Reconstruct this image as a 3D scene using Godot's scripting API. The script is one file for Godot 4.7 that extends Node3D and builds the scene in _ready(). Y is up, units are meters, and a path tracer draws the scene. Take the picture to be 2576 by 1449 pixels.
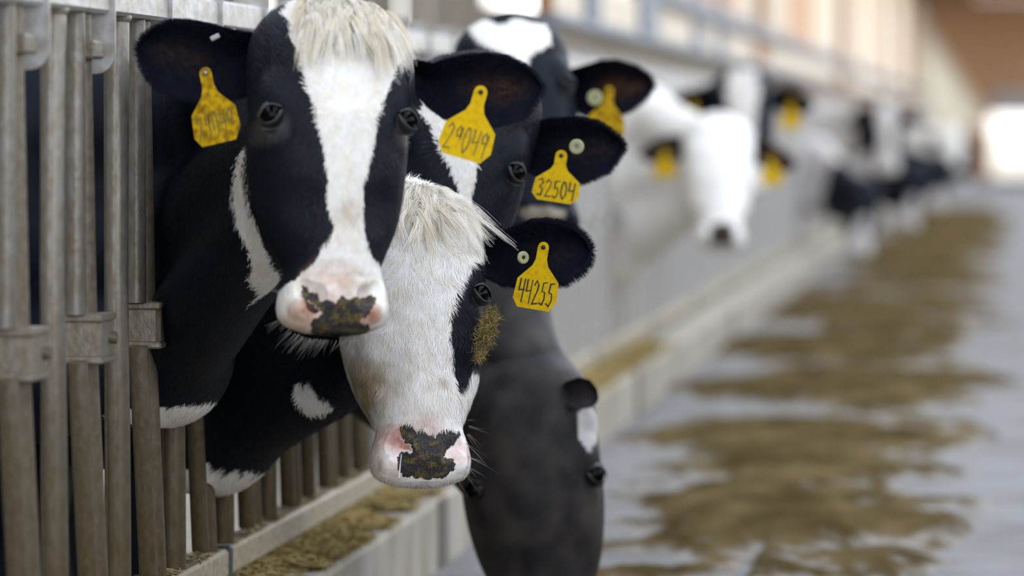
extends Node3D
# A barn aisle with dairy cows at a headlock feed fence. Metres, y up; the fence runs along -z in the plane x = FENCE.

const F := 14000.0          # focal length in pixels of a 2576 x 1449 frame
const FENCE := -1.5
const SCREEN := 1.76         # the curtain screen stands this far left of the camera
const PITCH := 0.63         # one headlock
const EYE := Vector3(0, 1.045, 0)

var cam: Camera3D
var taken := {}
var mats := {}

func _ready() -> void:
	# ---------------- camera, sky, exposure
	cam = Camera3D.new()
	cam.name = "camera"
	var lens := CameraAttributesPhysical.new()
	lens.frustum_focal_length = 338.18
	lens.frustum_focus_distance = 9.75
	lens.exposure_aperture = 5.6
	lens.frustum_near = 0.05
	lens.frustum_far = 400.0
	cam.attributes = lens
	cam.fov = 5.9246
	cam.near = 0.05
	cam.far = 400.0
	cam.position = EYE
	cam.rotation = Vector3(-0.02903, 0.08920, 0)
	add_child(cam)
	var env := Environment.new()
	env.background_mode = Environment.BG_SKY
	var sm := ProceduralSkyMaterial.new()
	sm.sky_top_color = Color(0.90, 0.94, 1.0)
	sm.sky_horizon_color = Color(1.0, 0.99, 0.97)
	sm.ground_horizon_color = Color(0.62, 0.60, 0.56)
	sm.ground_bottom_color = Color(0.40, 0.38, 0.35)
	sm.sky_energy_multiplier = 1.0
	env.sky = Sky.new()
	env.sky.sky_material = sm
	env.tonemap_mode = Environment.TONE_MAPPER_LINEAR
	env.tonemap_exposure = 3.55
	env.sdfgi_enabled = true
	env.ssao_enabled = true
	env.ssil_enabled = true
	var we := WorldEnvironment.new()
	we.name = "surroundings"
	we.environment = env
	add_child(we)

	materials()
	barn()
	fence()
	feed()
	herd()

# ---------------- helpers
func numbered(called: String) -> String:
	if not taken.has(called):
		taken[called] = 0
		return called
	taken[called] += 1
	return "%s_%03d" % [called, taken[called]]

func tag(o: Node, label: String, category := "", group := "", kind := "") -> void:
	if label:
		o.set_meta("label", label)
	if category:
		o.set_meta("category", category)
	if group:
		o.set_meta("group", group)
	if kind:
		o.set_meta("kind", kind)

func thing(called: String, label: String, category: String, at := Vector3.ZERO, group := "") -> Node3D:
	var o := Node3D.new()
	o.name = numbered(called)
	o.position = at
	add_child(o, true)
	tag(o, label, category, group)
	return o

func obj(called: String, m: Mesh, mat: Material, parent: Node = null) -> MeshInstance3D:
	var o := MeshInstance3D.new()
	o.mesh = m
	o.material_override = mat
	o.cast_shadow = GeometryInstance3D.SHADOW_CASTING_SETTING_ON
	if parent:
		o.name = called
		parent.add_child(o, true)
	else:
		o.name = numbered(called)
		add_child(o, true)
	return o

func struct(called: String, m: Mesh, mat: Material, label: String, category: String) -> MeshInstance3D:
	var o := obj(called, m, mat)
	tag(o, label, category, "", "structure")
	return o

# the point at depth z (metres ahead along the fence) that is seen at pixel (u, v)
func at(u: float, v: float, z: float) -> Vector3:
	var d := cam.basis * Vector3((u - 1288.0) / F, -(v - 724.5) / F, -1.0)
	return EYE + d * (z / -d.z)

func begin() -> SurfaceTool:
	var st := SurfaceTool.new()
	st.begin(Mesh.PRIMITIVE_TRIANGLES)
	return st

func quad(st: SurfaceTool, a: Vector3, b: Vector3, c: Vector3, d: Vector3) -> void:
	for p in [a, b, c, a, c, d]:
		st.add_vertex(p)

# a box between two corners with chamfered edges
func bx(st: SurfaceTool, lo: Vector3, hi: Vector3, ch := 0.004) -> void:
	var s := hi - lo
	ch = minf(ch, minf(s.x, minf(s.y, s.z)) * .3)
	st.set_smooth_group(-1)
	var mid := (lo + hi) * .5
	var h := s * .5
	var v := func(x: int, y: int, z: int, f: int) -> Vector3:
		return mid + Vector3(x * (h.x - (0.0 if f == 0 else ch)), y * (h.y - (0.0 if f == 1 else ch)), z * (h.z - (0.0 if f == 2 else ch)))
	for f in 3:
		var a := (f + 1) % 3
		var b := (f + 2) % 3
		for sg in [-1, 1]:
			var q := []
			for k in [[-1, -1], [1, -1], [1, 1], [-1, 1]]:
				var e := [0, 0, 0]
				e[f] = sg
				e[a] = k[0]
				e[b] = k[1]
				q.append(v.call(e[0], e[1], e[2], f))
			if sg > 0:
				quad(st, q[0], q[3], q[2], q[1])
			else:
				quad(st, q[0], q[1], q[2], q[3])
		# the chamfers along axis f, and the corners
		for k in [[-1, -1], [1, -1], [1, 1], [-1, 1]]:
			var e := [0, 0, 0]
			e[a] = k[0]
			e[b] = k[1]
			var r := []
			for sg in [-1, 1]:
				e[f] = sg
				r.append(v.call(e[0], e[1], e[2], a))
				r.append(v.call(e[0], e[1], e[2], b))
			if k[0] * k[1] > 0:
				quad(st, r[0], r[2], r[3], r[1])
			else:
				quad(st, r[0], r[1], r[3], r[2])
	for x in [-1, 1]:
		for y in [-1, 1]:
			for z in [-1, 1]:
				var t := [v.call(x, y, z, 0), v.call(x, y, z, 1), v.call(x, y, z, 2)]
				if x * y * z > 0:
					t.reverse()
				for p in t:
					st.add_vertex(p)

func box_mesh(lo: Vector3, hi: Vector3, ch := 0.004) -> Mesh:
	var st := begin()
	bx(st, lo, hi, ch)
	st.generate_normals()
	return st.commit()

# a round tube along points, with radii, closed at both ends
func tube(st: SurfaceTool, pts: Array, rad: Array, sides := 14, dirty := false) -> void:
	st.set_smooth_group(0)
	var rings := []
	for i in pts.size():
		var d: Vector3 = (pts[mini(i + 1, pts.size() - 1)] - pts[maxi(i - 1, 0)]).normalized()
		var a := d.cross(Vector3.RIGHT if absf(d.x) < .8 else Vector3.FORWARD).normalized()
		var b := d.cross(a)
		var ring := []
		for k in sides:
			var w := TAU * k / sides
			ring.append(pts[i] + (a * cos(w) + b * sin(w)) * rad[i])
		rings.append(ring)
	st.set_color(Color.WHITE)
	for i in pts.size() - 1:
		for k in sides:
			var l := (k + 1) % sides
			var q := [rings[i][k], rings[i + 1][k], rings[i + 1][l], rings[i][l]]
			for n in [0, 1, 2, 0, 2, 3]:
				if dirty:
					st.set_color(Color(1, 1, 1).lerp(Color(.50, .41, .24), smoothstep(1.0, .25, q[n].y)))
				st.add_vertex(q[n])
	st.set_smooth_group(1)
	for e in [0, pts.size() - 1]:
		for k in range(1, sides - 1):
			var t := [rings[e][0], rings[e][k], rings[e][k + 1]]
			if e > 0:
				t.reverse()
			for p in t:
				st.add_vertex(p)

func tube_mesh(pts: Array, rad: Array, sides := 14, dirty := false) -> Mesh:
	var st := begin()
	tube(st, pts, rad, sides, dirty)
	st.generate_normals()
	return st.commit()

func mat(c: Color, rough := .8, metal := 0.0) -> StandardMaterial3D:
	var m := StandardMaterial3D.new()
	m.albedo_color = c
	m.roughness = rough
	m.metallic = metal
	return m

func noise_tex(seed_: int, freq: float, octaves: int, stops: Array, px := 512, stretch := 1.0) -> NoiseTexture2D:
	var n := FastNoiseLite.new()
	n.seed = seed_
	n.frequency = freq
	n.fractal_octaves = octaves
	var t := NoiseTexture2D.new()
	t.width = px
	t.height = int(px * stretch)
	t.seamless = true
	t.noise = n
	if stops.size():
		var g := Gradient.new()
		var offs := PackedFloat32Array()
		var cols := PackedColorArray()
		for s in stops:
			offs.append(s[0])
			cols.append(s[1])
		g.offsets = offs
		g.colors = cols
		t.color_ramp = g
	return t

# a surface with its own grain: colour and relief mapped in the world
func grain(seed_: int, stops: Array, scale: Vector3, freq := .02, octaves := 5, rough := .8, metal := 0.0, relief := 0.0) -> StandardMaterial3D:
	var m := mat(Color.WHITE, rough, metal)
	m.albedo_texture = noise_tex(seed_, freq, octaves, stops)
	m.uv1_triplanar = true
	m.uv1_world_triplanar = true
	m.uv1_scale = scale
	if relief > 0.0:
		m.heightmap_enabled = true
		m.heightmap_texture = noise_tex(seed_ + 50, freq * 2.0, 4, [])
		m.heightmap_scale = relief
	return m

func materials() -> void:
	mats.steel = grain(1, [[0.0, Color(0.410, 0.373, 0.318)], [.4, Color(0.465, 0.441, 0.407)], [.65, Color(0.495, 0.484, 0.465)], [1.0, Color(0.534, 0.525, 0.525)]], Vector3(5.0, 2.2, 5.0), .02, 5, .36, .45, .05)
	mats.steel_b = grain(2, [[0.0, Color(0.379, 0.335, 0.266)], [.40, Color(0.442, 0.411, 0.354)], [.65, Color(0.473, 0.449, 0.414)], [1.0, Color(0.511, 0.498, 0.480)]], Vector3(6.0, 3.0, 6.0), .022, 5, .45, .3, .08)
	mats.hazed_steel = grain(13, [[0.0, Color(.60, .58, .55)], [1.0, Color(.70, .695, .695)]], Vector3(3.0, 3.0, 3.0), .02, 4, .5, .1)  # far fence steel: less dirt, and distance haze put into its lighter colour
	mats.steel.vertex_color_use_as_albedo = true
	mats.steel_b.vertex_color_use_as_albedo = true
	mats.rail = grain(3, [[0.0, Color(.55, .52, .47)], [.5, Color(.64, .63, .62)], [1.0, Color(.74, .75, .78)]], Vector3(2.0, 2.0, .8), .02, 5, .42, .2, .05)
	mats.base_rail = grain(4, [[0.0, Color(.52, .47, .38)], [.5, Color(.60, .555, .47)], [1.0, Color(.66, .63, .56)]], Vector3(2.0, 4.0, 1.6), .02, 5, .6, .1, .05)
	mats.strap = mat(Color(.25, .29, .29), .5, .3)
	mats.bolt = mat(Color(.42, .38, .32), .5, .5)
	mats.concrete = grain(5, [[0.0, Color(.52, .48, .42)], [.5, Color(.60, .57, .51)], [1.0, Color(.67, .645, .60)]], Vector3(.5, .5, .5), .012, 5, .85)
	mats.floor = grain(6, [[0.0, Color(0.409, 0.391, 0.372)], [.45, Color(0.479, 0.470, 0.465)], [1.0, Color(0.530, 0.525, 0.525)]], Vector3(.25, .25, .25), .02, 4, .85)
	mats.floor.metallic_specular = .25
	mats.wall = grain(7, [[0.0, Color(.42, .39, .34)], [.5, Color(.53, .50, .45)], [1.0, Color(.60, .58, .54)]], Vector3(.3, .3, .3), .02, 4, .9)
	mats.ceiling = grain(8, [[0.0, Color(.60, .57, .50)], [1.0, Color(.76, .74, .68)]], Vector3(.2, .2, .2), .02, 4, .9)
	mats.timber = grain(9, [[0.0, Color(.46, .30, .16)], [.5, Color(.57, .39, .22)], [1.0, Color(.66, .48, .30)]], Vector3(.7, .15, .7), .03, 4, .8)
	mats.lintel = mat(Color(.74, .74, .76), .7)
	mats.curtain = mat(Color(.92, .89, .84), .9)
	mats.curtain.backlight_enabled = true
	mats.curtain.backlight = Color(.95, .91, .84)
	mats.drape = mat(Color(.92, .91, .87), .9)
	mats.drape.backlight_enabled = true
	mats.drape.backlight = Color(.97, .96, .92)
	mats.stain = mat(Color(.36, .34, .30), .9)
	mats.hide = mat(Color.WHITE, .55)
	mats.hide.vertex_color_use_as_albedo = true
	mats.hide.metallic_specular = .26
	mats.fluff = mat(Color.WHITE, .5)
	mats.fluff.vertex_color_use_as_albedo = true
	mats.fluff.metallic_specular = .34
	mats.feed = mat(Color.WHITE, .95)
	mats.feed.vertex_color_use_as_albedo = true
	mats.feed.specular_mode = BaseMaterial3D.SPECULAR_DISABLED
	mats.post = mat(Color(.44, .46, .50), .6)
	mats.boards = grain(12, [[0.0, Color(.74, .57, .43)], [1.0, Color(.86, .71, .57)]], Vector3(.5, .2, .5), .03, 4, .8)
	mats.ear = mat(Color.WHITE, .8)
	mats.ear.vertex_color_use_as_albedo = true
	mats.ear.metallic_specular = .2
	mats.eye = mat(Color(.012, .011, .014), .11)
	mats.eye.metallic_specular = .22
	mats.sclera = mat(Color(.62, .48, .48), .25)
	mats.saliva = mat(Color(.80, .81, .78), .2)
	mats.lid = mat(Color(.075, .075, .085), .45)
	mats.tag = grain(10, [[0.0, Color(.64, .50, .01)], [.5, Color(.745, .61, .005)], [1.0, Color(.78, .65, .01)]], Vector3(7, 7, 7), .02, 4, .55)
	mats.tag_dirty = grain(11, [[0.0, Color(.34, .24, .03)], [.38, Color(.56, .43, .02)], [.60, Color(.71, .57, .01)], [1.0, Color(.77, .63, .01)]], Vector3(5, 5, 5), .02, 6, .5)
	mats.tag.metallic_specular = .2
	mats.tag_dirty.metallic_specular = .2
	mats.ink = mat(Color(.17, .17, .05), .7)
	mats.ink_faint = mat(Color(.45, .38, .05), .7)
	mats.ink_dark = mat(Color(.10, .13, .05), .7)
	mats.rivet = mat(Color(.55, .55, .56), .3, .7)
	mats.rivet_dark = mat(Color(.10, .09, .08), .3, .3)
	mats.button = mat(Color(.60, .60, .44), .5)
	mats.button_core = mat(Color(.20, .32, .24), .5)

# ---------------------------------------------------------------- one animal as a smooth field
class Herd:
	var rng := RandomNumberGenerator.new()
	var noise := FastNoiseLite.new()
	var fine := FastNoiseLite.new()
	var xf := Transform3D()
	var inv := Transform3D()
	var size := 1.0
	const N := 115
	const Y0 := -0.3495
	const STEP := 0.005
	var tw := PackedFloat32Array()
	var tf := PackedFloat32Array()
	var tb := PackedFloat32Array()
	var tj := PackedFloat32Array()
	var bones: Array[PackedFloat32Array] = []     # ax ay az bx by bz ra rb
	var bumps: Array[PackedFloat32Array] = []     # x y z r amount, mirrored
	var blend := 0.07
	var polys: Array = []                         # [polygon, paint, zmin]
	var spots: Array = []                         # [centre, radii, paint] in the world
	var tints: Array = []                         # [x, y, radius, colour, strength] on the face
	var ground := 0                               # paint of the rest
	var dirt := 0.0
	var shag := .45
	var black := Color(0.0066, 0.0086, 0.0150)
	var white := Color(0.80, 0.785, 0.76)
	var cream := Color(0.74, 0.66, 0.50)
	var whorl := Vector3(0, 0.0, 0.09)
	var slate := Color(0.040, 0.038, 0.040)
	var mud := Color(0.155, 0.115, 0.030)

	func _init(s: int) -> void:
		rng.seed = s
		noise.seed = s
		noise.frequency = 90.0
		noise.fractal_octaves = 2
		fine.seed = s + 7
		fine.frequency = 260.0
		fine.fractal_octaves = 2
		#            y      w      front   back  jaw
		var st := [[-.3495, .030, .012, -.022, .8], [-.343, .058, .030, -.045, .85], [-.331, .082, .047, -.064, .86], [-.310, .0905, .060, -.080, .85], [-.280, .087, .066, -.086, .84],
			[-.245, .078, .068, -.092, .84], [-.220, .086, .071, -.105, .84], [-.190, .100, .075, -.125, .86], [-.150, .114, .080, -.150, .88], [-.100, .124, .085, -.178, .90], [-.050, .129, .087, -.185, .88],
			[.000, .129, .086, -.175, .84], [.050, .130, .080, -.165, .82], [.100, .131, .068, -.155, .85], [.150, .121, .050, -.135, .9], [.185, .095, .030, -.110, .95], [.205, .055, .010, -.085, 1.0], [.2205, .02, -.02, -.06, 1.0]]
		for i in N:
			var y := Y0 + STEP * i
			var k := 0
			while k < st.size() - 2 and y > st[k + 1][0]:
				k += 1
			var a: Array = st[maxi(k - 1, 0)]
			var b: Array = st[k]
			var c: Array = st[k + 1]
			var d: Array = st[mini(k + 2, st.size() - 1)]
			var u := clampf((y - b[0]) / (c[0] - b[0]), 0.0, 1.0)
			var out := []
			for n in range(1, 5):
				var h: float = c[0] - b[0]
				var m0: float = (c[n] - a[n]) / maxf(c[0] - a[0], 1e-4) * h
				var m1: float = (d[n] - b[n]) / maxf(d[0] - b[0], 1e-4) * h
				var u2 := u * u
				var u3 := u2 * u
				out.append((2 * u3 - 3 * u2 + 1) * b[n] + (u3 - 2 * u2 + u) * m0 + (-2 * u3 + 3 * u2) * c[n] + (u3 - u2) * m1)
			tw.append(maxf(out[0], .012))
			tf.append(out[1])
			tb.append(out[2])
			tj.append(out[3])
		bump(.110, .032, .040, .052, .012)    # brow
		bump(.114, -.004, .046, .024, -.011)  # eye socket
		bump(.108, -.036, .040, .034, .004)   # lower lid
		bump(.094, -.085, .050, .060, .006)   # cheek crest
		bump(.062, -.150, .070, .055, -.006)  # hollow beside the nose bone
		bump(.078, .130, .050, .070, .008)    # horn bud
		bump(.046, -.298, .062, .026, -.028)  # nostril
		bump(.062, -.284, .052, .020, -.018)
		bump(.070, -.318, .045, .030, .006)
		bump(.020, -.300, .066, .035, .005)
		bump(.030, -.345, .030, .035, .004)

	func bump(x: float, y: float, z: float, r: float, a: float) -> void:
		bumps.append(PackedFloat32Array([x, y, z, r, a]))

	func bone(a: Vector3, b: Vector3, ra: float, rb: float) -> void:
		bones.append(PackedFloat32Array([a.x, a.y, a.z, b.x, b.y, b.z, ra, rb]))

	func place(t: Transform3D, s := 1.0) -> void:
		xf = t.scaled_local(Vector3.ONE * s)
		inv = xf.affine_inverse()
		size = s

	func head(q: Vector3) -> float:
		var far := Vector3(q.x, q.y + .07, q.z + .05).length() - .36
		if far > .12:
			return far
		var yy := clampf(q.y, Y0, Y0 + STEP * (N - 1))
		var t := (yy - Y0) / STEP
		var i := mini(int(t), N - 2)
		var u := t - i
		var w := lerpf(tw[i], tw[i + 1], u)
		var f := lerpf(tf[i], tf[i + 1], u)
		var b := lerpf(tb[i], tb[i + 1], u)
		var j := lerpf(tj[i], tj[i + 1], u)
		var hz := (f - b) * .5
		var s := (q.z - (f + b) * .5) / hz
		var ax := absf(q.x)
		if s < 0.0:
			w *= lerpf(1.0, j, minf(s * s, 1.0))
		else:
			w *= 1.0 - face_taper(q.y) * minf(s * s, 1.0)
		var g := pow(pow(ax / w, 2.5) + pow(absf(s), 2.5), .4)
		var d := (g - 1.0) * minf(w, hz)
		var dy := absf(q.y - yy)
		if dy > 0.0:
			d = sqrt(dy * dy + maxf(d, 0.0) * maxf(d, 0.0)) if d > 0.0 else dy
		for m in bumps:
			var dx := ax - m[0]
			var ey := q.y - m[1]
			var ez := q.z - m[2]
			var k := (dx * dx + ey * ey + ez * ez) / (m[3] * m[3])
			if k < 1.0:
				d -= m[4] * (1.0 - k) * (1.0 - k)
		return d

	func face_taper(y: float) -> float:
		return .10 + .16 * smoothstep(-.01, -.10, y) * smoothstep(-.26, -.20, y)

	func field(p: Vector3) -> float:
		var d := head(inv * p) * size
		for m in bones:
			var ax := p.x - m[0]
			var ay := p.y - m[1]
			var az := p.z - m[2]
			var bx := m[3] - m[0]
			var by := m[4] - m[1]
			var bz := m[5] - m[2]
			var h := clampf((ax * bx + ay * by + az * bz) / (bx * bx + by * by + bz * bz), 0.0, 1.0)
			ax -= bx * h
			ay -= by * h
			az -= bz * h
			var e: float = sqrt(ax * ax + ay * ay + az * az) - lerpf(m[6], m[7], h)
			var k := blend - absf(d - e)
			d = minf(d, e)
			if k > 0.0:
				d -= k * k * .25 / blend
		return d

	# paints: 0 black, 1 white, 2 nose leather, 3 pink skin, 4 cream, 5 brown
	func shade(paint: int, p: Vector3, r: float) -> Color:
		var v := 1.0 + .16 * noise.get_noise_3dv(p) + (r - .5) * .30
		match paint:
			1:
				return white.lerp(cream, clampf(.12 + .5 * noise.get_noise_3dv(p * .35) + (r - .5) * .3, 0.0, .55)) * (1.0 + (v - 1.0) * shag)
			2:
				var k := noise.get_noise_3dv(p * .45) * 1.1 + .5 * fine.get_noise_3dv(p)
				return slate.lerp(mud, .62 * smoothstep(.05, .5, k)) * (1.0 + .9 * fine.get_noise_3dv(p * .9))
			3:
				return Color(.52, .27, .20) * v
			4:
				return cream * v
			5:
				return Color(.045, .030, .022) * v
			6:
				return Color(.25, .22, .17) * v
		return black * (1.0 + 2.2 * (v - 1.0))

	func coat(p: Vector3, r := .5) -> Color:
		var q := inv * p
		var x := q.x + .0032 * noise.get_noise_3d(p.x, p.y, p.z + 3.1) + (r - .5) * .002
		var y := q.y + .0032 * noise.get_noise_3d(p.x + 5.7, p.y, p.z)
		var paint := ground
		var at := Vector2(x, y)
		if q.z > -.70:
			for k in polys:
				if q.z > k[2] and q.z < k[4] and k[3].has_point(at) and Geometry2D.is_point_in_polygon(at, k[0]):
					paint = k[1]
		for k in spots:
			var e: Vector3 = (p - k[0]) / k[1]
			if e.length_squared() < 1.0 + .35 * noise.get_noise_3dv(p * .5):
				paint = k[2]
		var c := shade(paint, p, r)
		if q.z > -.05 and paint != 2 and paint != 5:
			for k in tints:
				var e: float = (Vector2(q.x, q.y) - Vector2(k[0], k[1])).length() / k[2]
				if e < 1.0:
					c = c.lerp(k[3] * (1.0 + .25 * noise.get_noise_3dv(p)), k[4] * (1.0 - e * e) * clampf(.9 + .7 * noise.get_noise_3dv(p * .35), 0.0, 1.0))
		if dirt > 0.0:
			c = c.lerp(Color(.10, .085, .07), dirt * clampf(.5 + noise.get_noise_3dv(p * .12), 0.0, 1.0))
		c.a = 1.0
		return c

	func mark(points: PackedFloat32Array, paint: int, zmin := -.10, zmax := 9.0) -> void:
		var a := PackedVector2Array()
		for i in points.size() / 2:
			a.append(Vector2(points[i * 2], points[i * 2 + 1]))
		var box := Rect2(a[0], Vector2.ZERO)
		for v in a:
			box = box.expand(v)
		polys.append([a, paint, zmin, box, zmax])

	# the surface where the field is zero, as one connected mesh, walked cell by cell from a seed
	func skin(lo: Vector3, hi: Vector3, h: float, inside: Vector3) -> Array:
		var nx := int(ceil((hi.x - lo.x) / h)) + 1
		var ny := int(ceil((hi.y - lo.y) / h)) + 1
		var nz := int(ceil((hi.z - lo.z) / h)) + 1
		var sy := nx
		var sz := nx * ny
		var vals := PackedFloat32Array()
		vals.resize(nx * ny * nz)
		vals.fill(1e9)
		var cell := PackedInt32Array()
		cell.resize(nx * ny * nz)
		cell.fill(-2)
		var off := PackedInt32Array([0, 1, sy, sy + 1, sz, sz + 1, sz + sy, sz + sy + 1])
		var co := [Vector3(0, 0, 0), Vector3(1, 0, 0), Vector3(0, 1, 0), Vector3(1, 1, 0), Vector3(0, 0, 1), Vector3(1, 0, 1), Vector3(0, 1, 1), Vector3(1, 1, 1)]
		var edges := [[0, 1], [2, 3], [4, 5], [6, 7], [0, 2], [1, 3], [4, 6], [5, 7], [0, 4], [1, 5], [2, 6], [3, 7]]
		var pos := PackedVector3Array()
		var where := PackedInt32Array()
		var stack := PackedInt32Array()
		var s := inside
		while field(s) < 0.0 and s.z < hi.z - h:
			s.z += h
		var g := ((s - lo) / h).floor()
		for dz in [-1, 0]:
			stack.append(int(g.x) + int(g.y) * sy + (int(g.z) + dz) * sz)
		while stack.size():
			var id := stack[stack.size() - 1]
			stack.resize(stack.size() - 1)
			if cell[id] != -2:
				continue
			cell[id] = -1
			var cx := id % nx
			var cy := (id / nx) % ny
			var cz := id / sz
			if cx >= nx - 1 or cy >= ny - 1 or cz >= nz - 1:
				continue
			var base := lo + Vector3(cx, cy, cz) * h
			var bits := 0
			for n in 8:
				var k := id + off[n]
				if vals[k] > 1e8:
					vals[k] = field(base + co[n] * h)
				if vals[k] < 0.0:
					bits |= 1 << n
			if bits == 0 or bits == 255:
				continue
			var sum := Vector3.ZERO
			var cnt := 0
			for e in edges:
				var a: int = e[0]
				var b: int = e[1]
				if ((bits >> a) ^ (bits >> b)) & 1:
					var va := vals[id + off[a]]
					var vb := vals[id + off[b]]
					sum += co[a].lerp(co[b], va / (va - vb))
					cnt += 1
			cell[id] = pos.size()
			pos.append(base + sum * (h / cnt))
			where.append(id)
			if cx > 0:
				stack.append(id - 1)
			if cy > 0:
				stack.append(id - sy)
			if cz > 0:
				stack.append(id - sz)
			stack.append(id + 1)
			stack.append(id + sy)
			stack.append(id + sz)
		var index := PackedInt32Array()
		var axes := [[1, sy, sz], [sy, sz, 1], [sz, 1, sy]]
		for id in where:
			var inside_a := vals[id] < 0.0
			for ax in axes:
				var far_end: int = id + ax[0]
				if (vals[far_end] < 0.0) == inside_a:
					continue
				var b: int = ax[1]
				var c: int = ax[2]
				if id - b - c < 0:
					continue
				var v0 := cell[id]
				var v1 := cell[id - b]
				var v2 := cell[id - b - c]
				var v3 := cell[id - c]
				if v0 < 0 or v1 < 0 or v2 < 0 or v3 < 0:
					continue
				if inside_a:
					index.append_array(PackedInt32Array([v0, v2, v1, v0, v3, v2]))
				else:
					index.append_array(PackedInt32Array([v0, v1, v2, v0, v2, v3]))
		var nor := PackedVector3Array()
		var e := 0.0015
		for i in pos.size():
			var p := pos[i]
			var f0 := field(p)
			var gr := Vector3(field(p + Vector3(e, 0, 0)) - f0, field(p + Vector3(0, e, 0)) - f0, field(p + Vector3(0, 0, e)) - f0) / e
			var l := gr.length()
			if l < 1e-4:
				nor.append(Vector3.UP)
				continue
			nor.append(gr / l)
			pos[i] = p - gr / l * clampf(f0 / l, -h * .6, h * .6)
		return [pos, nor, index]

	func tinted(a: Array) -> PackedColorArray:
		var c := PackedColorArray()
		for p in a[0]:
			c.append(coat(p))
		return c

	# lie of the hair: away from the whorl on the face, backwards along the neck
	func lie(p: Vector3, n: Vector3) -> Vector3:
		var q := inv * p
		var d := q - whorl
		d.z *= .3
		d.y -= .10 * smoothstep(.02, -.05, d.y)
		d.x += .25 * noise.get_noise_3dv(p * .12) * .1
		d = (xf.basis * d).normalized() if q.length() < .45 else Vector3(-.35, -.9, -.3)
		d -= n * d.dot(n)
		return d.normalized()

	# short hair: many thin tapering blades, joined into one mesh
	func hair(a: Array, density: float, length: float, width: float, region: Callable, lift := .22, curl := .25) -> ArrayMesh:
		var pos: PackedVector3Array = a[0]
		var nor: PackedVector3Array = a[1]
		var idx: PackedInt32Array = a[2]
		var vs := PackedVector3Array()
		var ns := PackedVector3Array()
		var cs := PackedColorArray()
		var ix := PackedInt32Array()
		for t in idx.size() / 3:
			var i0 := idx[t * 3]
			var i1 := idx[t * 3 + 1]
			var i2 := idx[t * 3 + 2]
			var p0 := pos[i0]
			var e1 := pos[i1] - p0
			var e2 := pos[i2] - p0
			var want := density * e1.cross(e2).length() * .5
			var many := int(want)
			if rng.randf() < want - many:
				many += 1
			for n in many:
				var u := rng.randf()
				var v := rng.randf()
				if u + v > 1.0:
					u = 1.0 - u
					v = 1.0 - v
				var p := p0 + e1 * u + e2 * v
				var scale: float = region.call(inv * p, p)
				if scale <= 0.0:
					continue
				var nn := (nor[i0] * (1.0 - u - v) + nor[i1] * u + nor[i2] * v).normalized()
				var r := rng.randf()
				var c := coat(p, r)
				var dir := lie(p, nn)
				var side := nn.cross(dir)
				dir = (dir + side * (curl * (noise.get_noise_3dv(p * .25) * 1.6 + rng.randf() - .5)) + nn * (lift * (.5 + r))).normalized()
				side = dir.cross(nn).normalized()
				var l := length * scale * (.6 + .8 * rng.randf())
				var w := width * (.7 + .6 * rng.randf())
				var mid := p + dir * (l * .5)
				var tip := p + dir * l - nn * (l * lift * .6)
				var root := p - nn * .001
				var k := vs.size()
				vs.append(root - side * w)
				vs.append(root + side * w)
				vs.append(mid - side * w * .75)
				vs.append(mid + side * w * .75)
				vs.append(tip)
				var n1 := (nn + side * (r - .5) * .7).normalized()
				for m in 5:
					ns.append(n1)
					cs.append(c)
				ix.append_array(PackedInt32Array([k, k + 2, k + 1, k + 1, k + 2, k + 3, k + 2, k + 4, k + 3]))
		return made(vs, ns, cs, ix)

	static func made(vs: PackedVector3Array, ns: PackedVector3Array, cs: PackedColorArray, ix: PackedInt32Array) -> ArrayMesh:
		var m := ArrayMesh.new()
		var arr := []
		arr.resize(Mesh.ARRAY_MAX)
		arr[Mesh.ARRAY_VERTEX] = vs
		arr[Mesh.ARRAY_NORMAL] = ns
		if cs.size():
			arr[Mesh.ARRAY_COLOR] = cs
		arr[Mesh.ARRAY_INDEX] = ix
		m.add_surface_from_arrays(Mesh.PRIMITIVE_TRIANGLES, arr)
		return m

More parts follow.
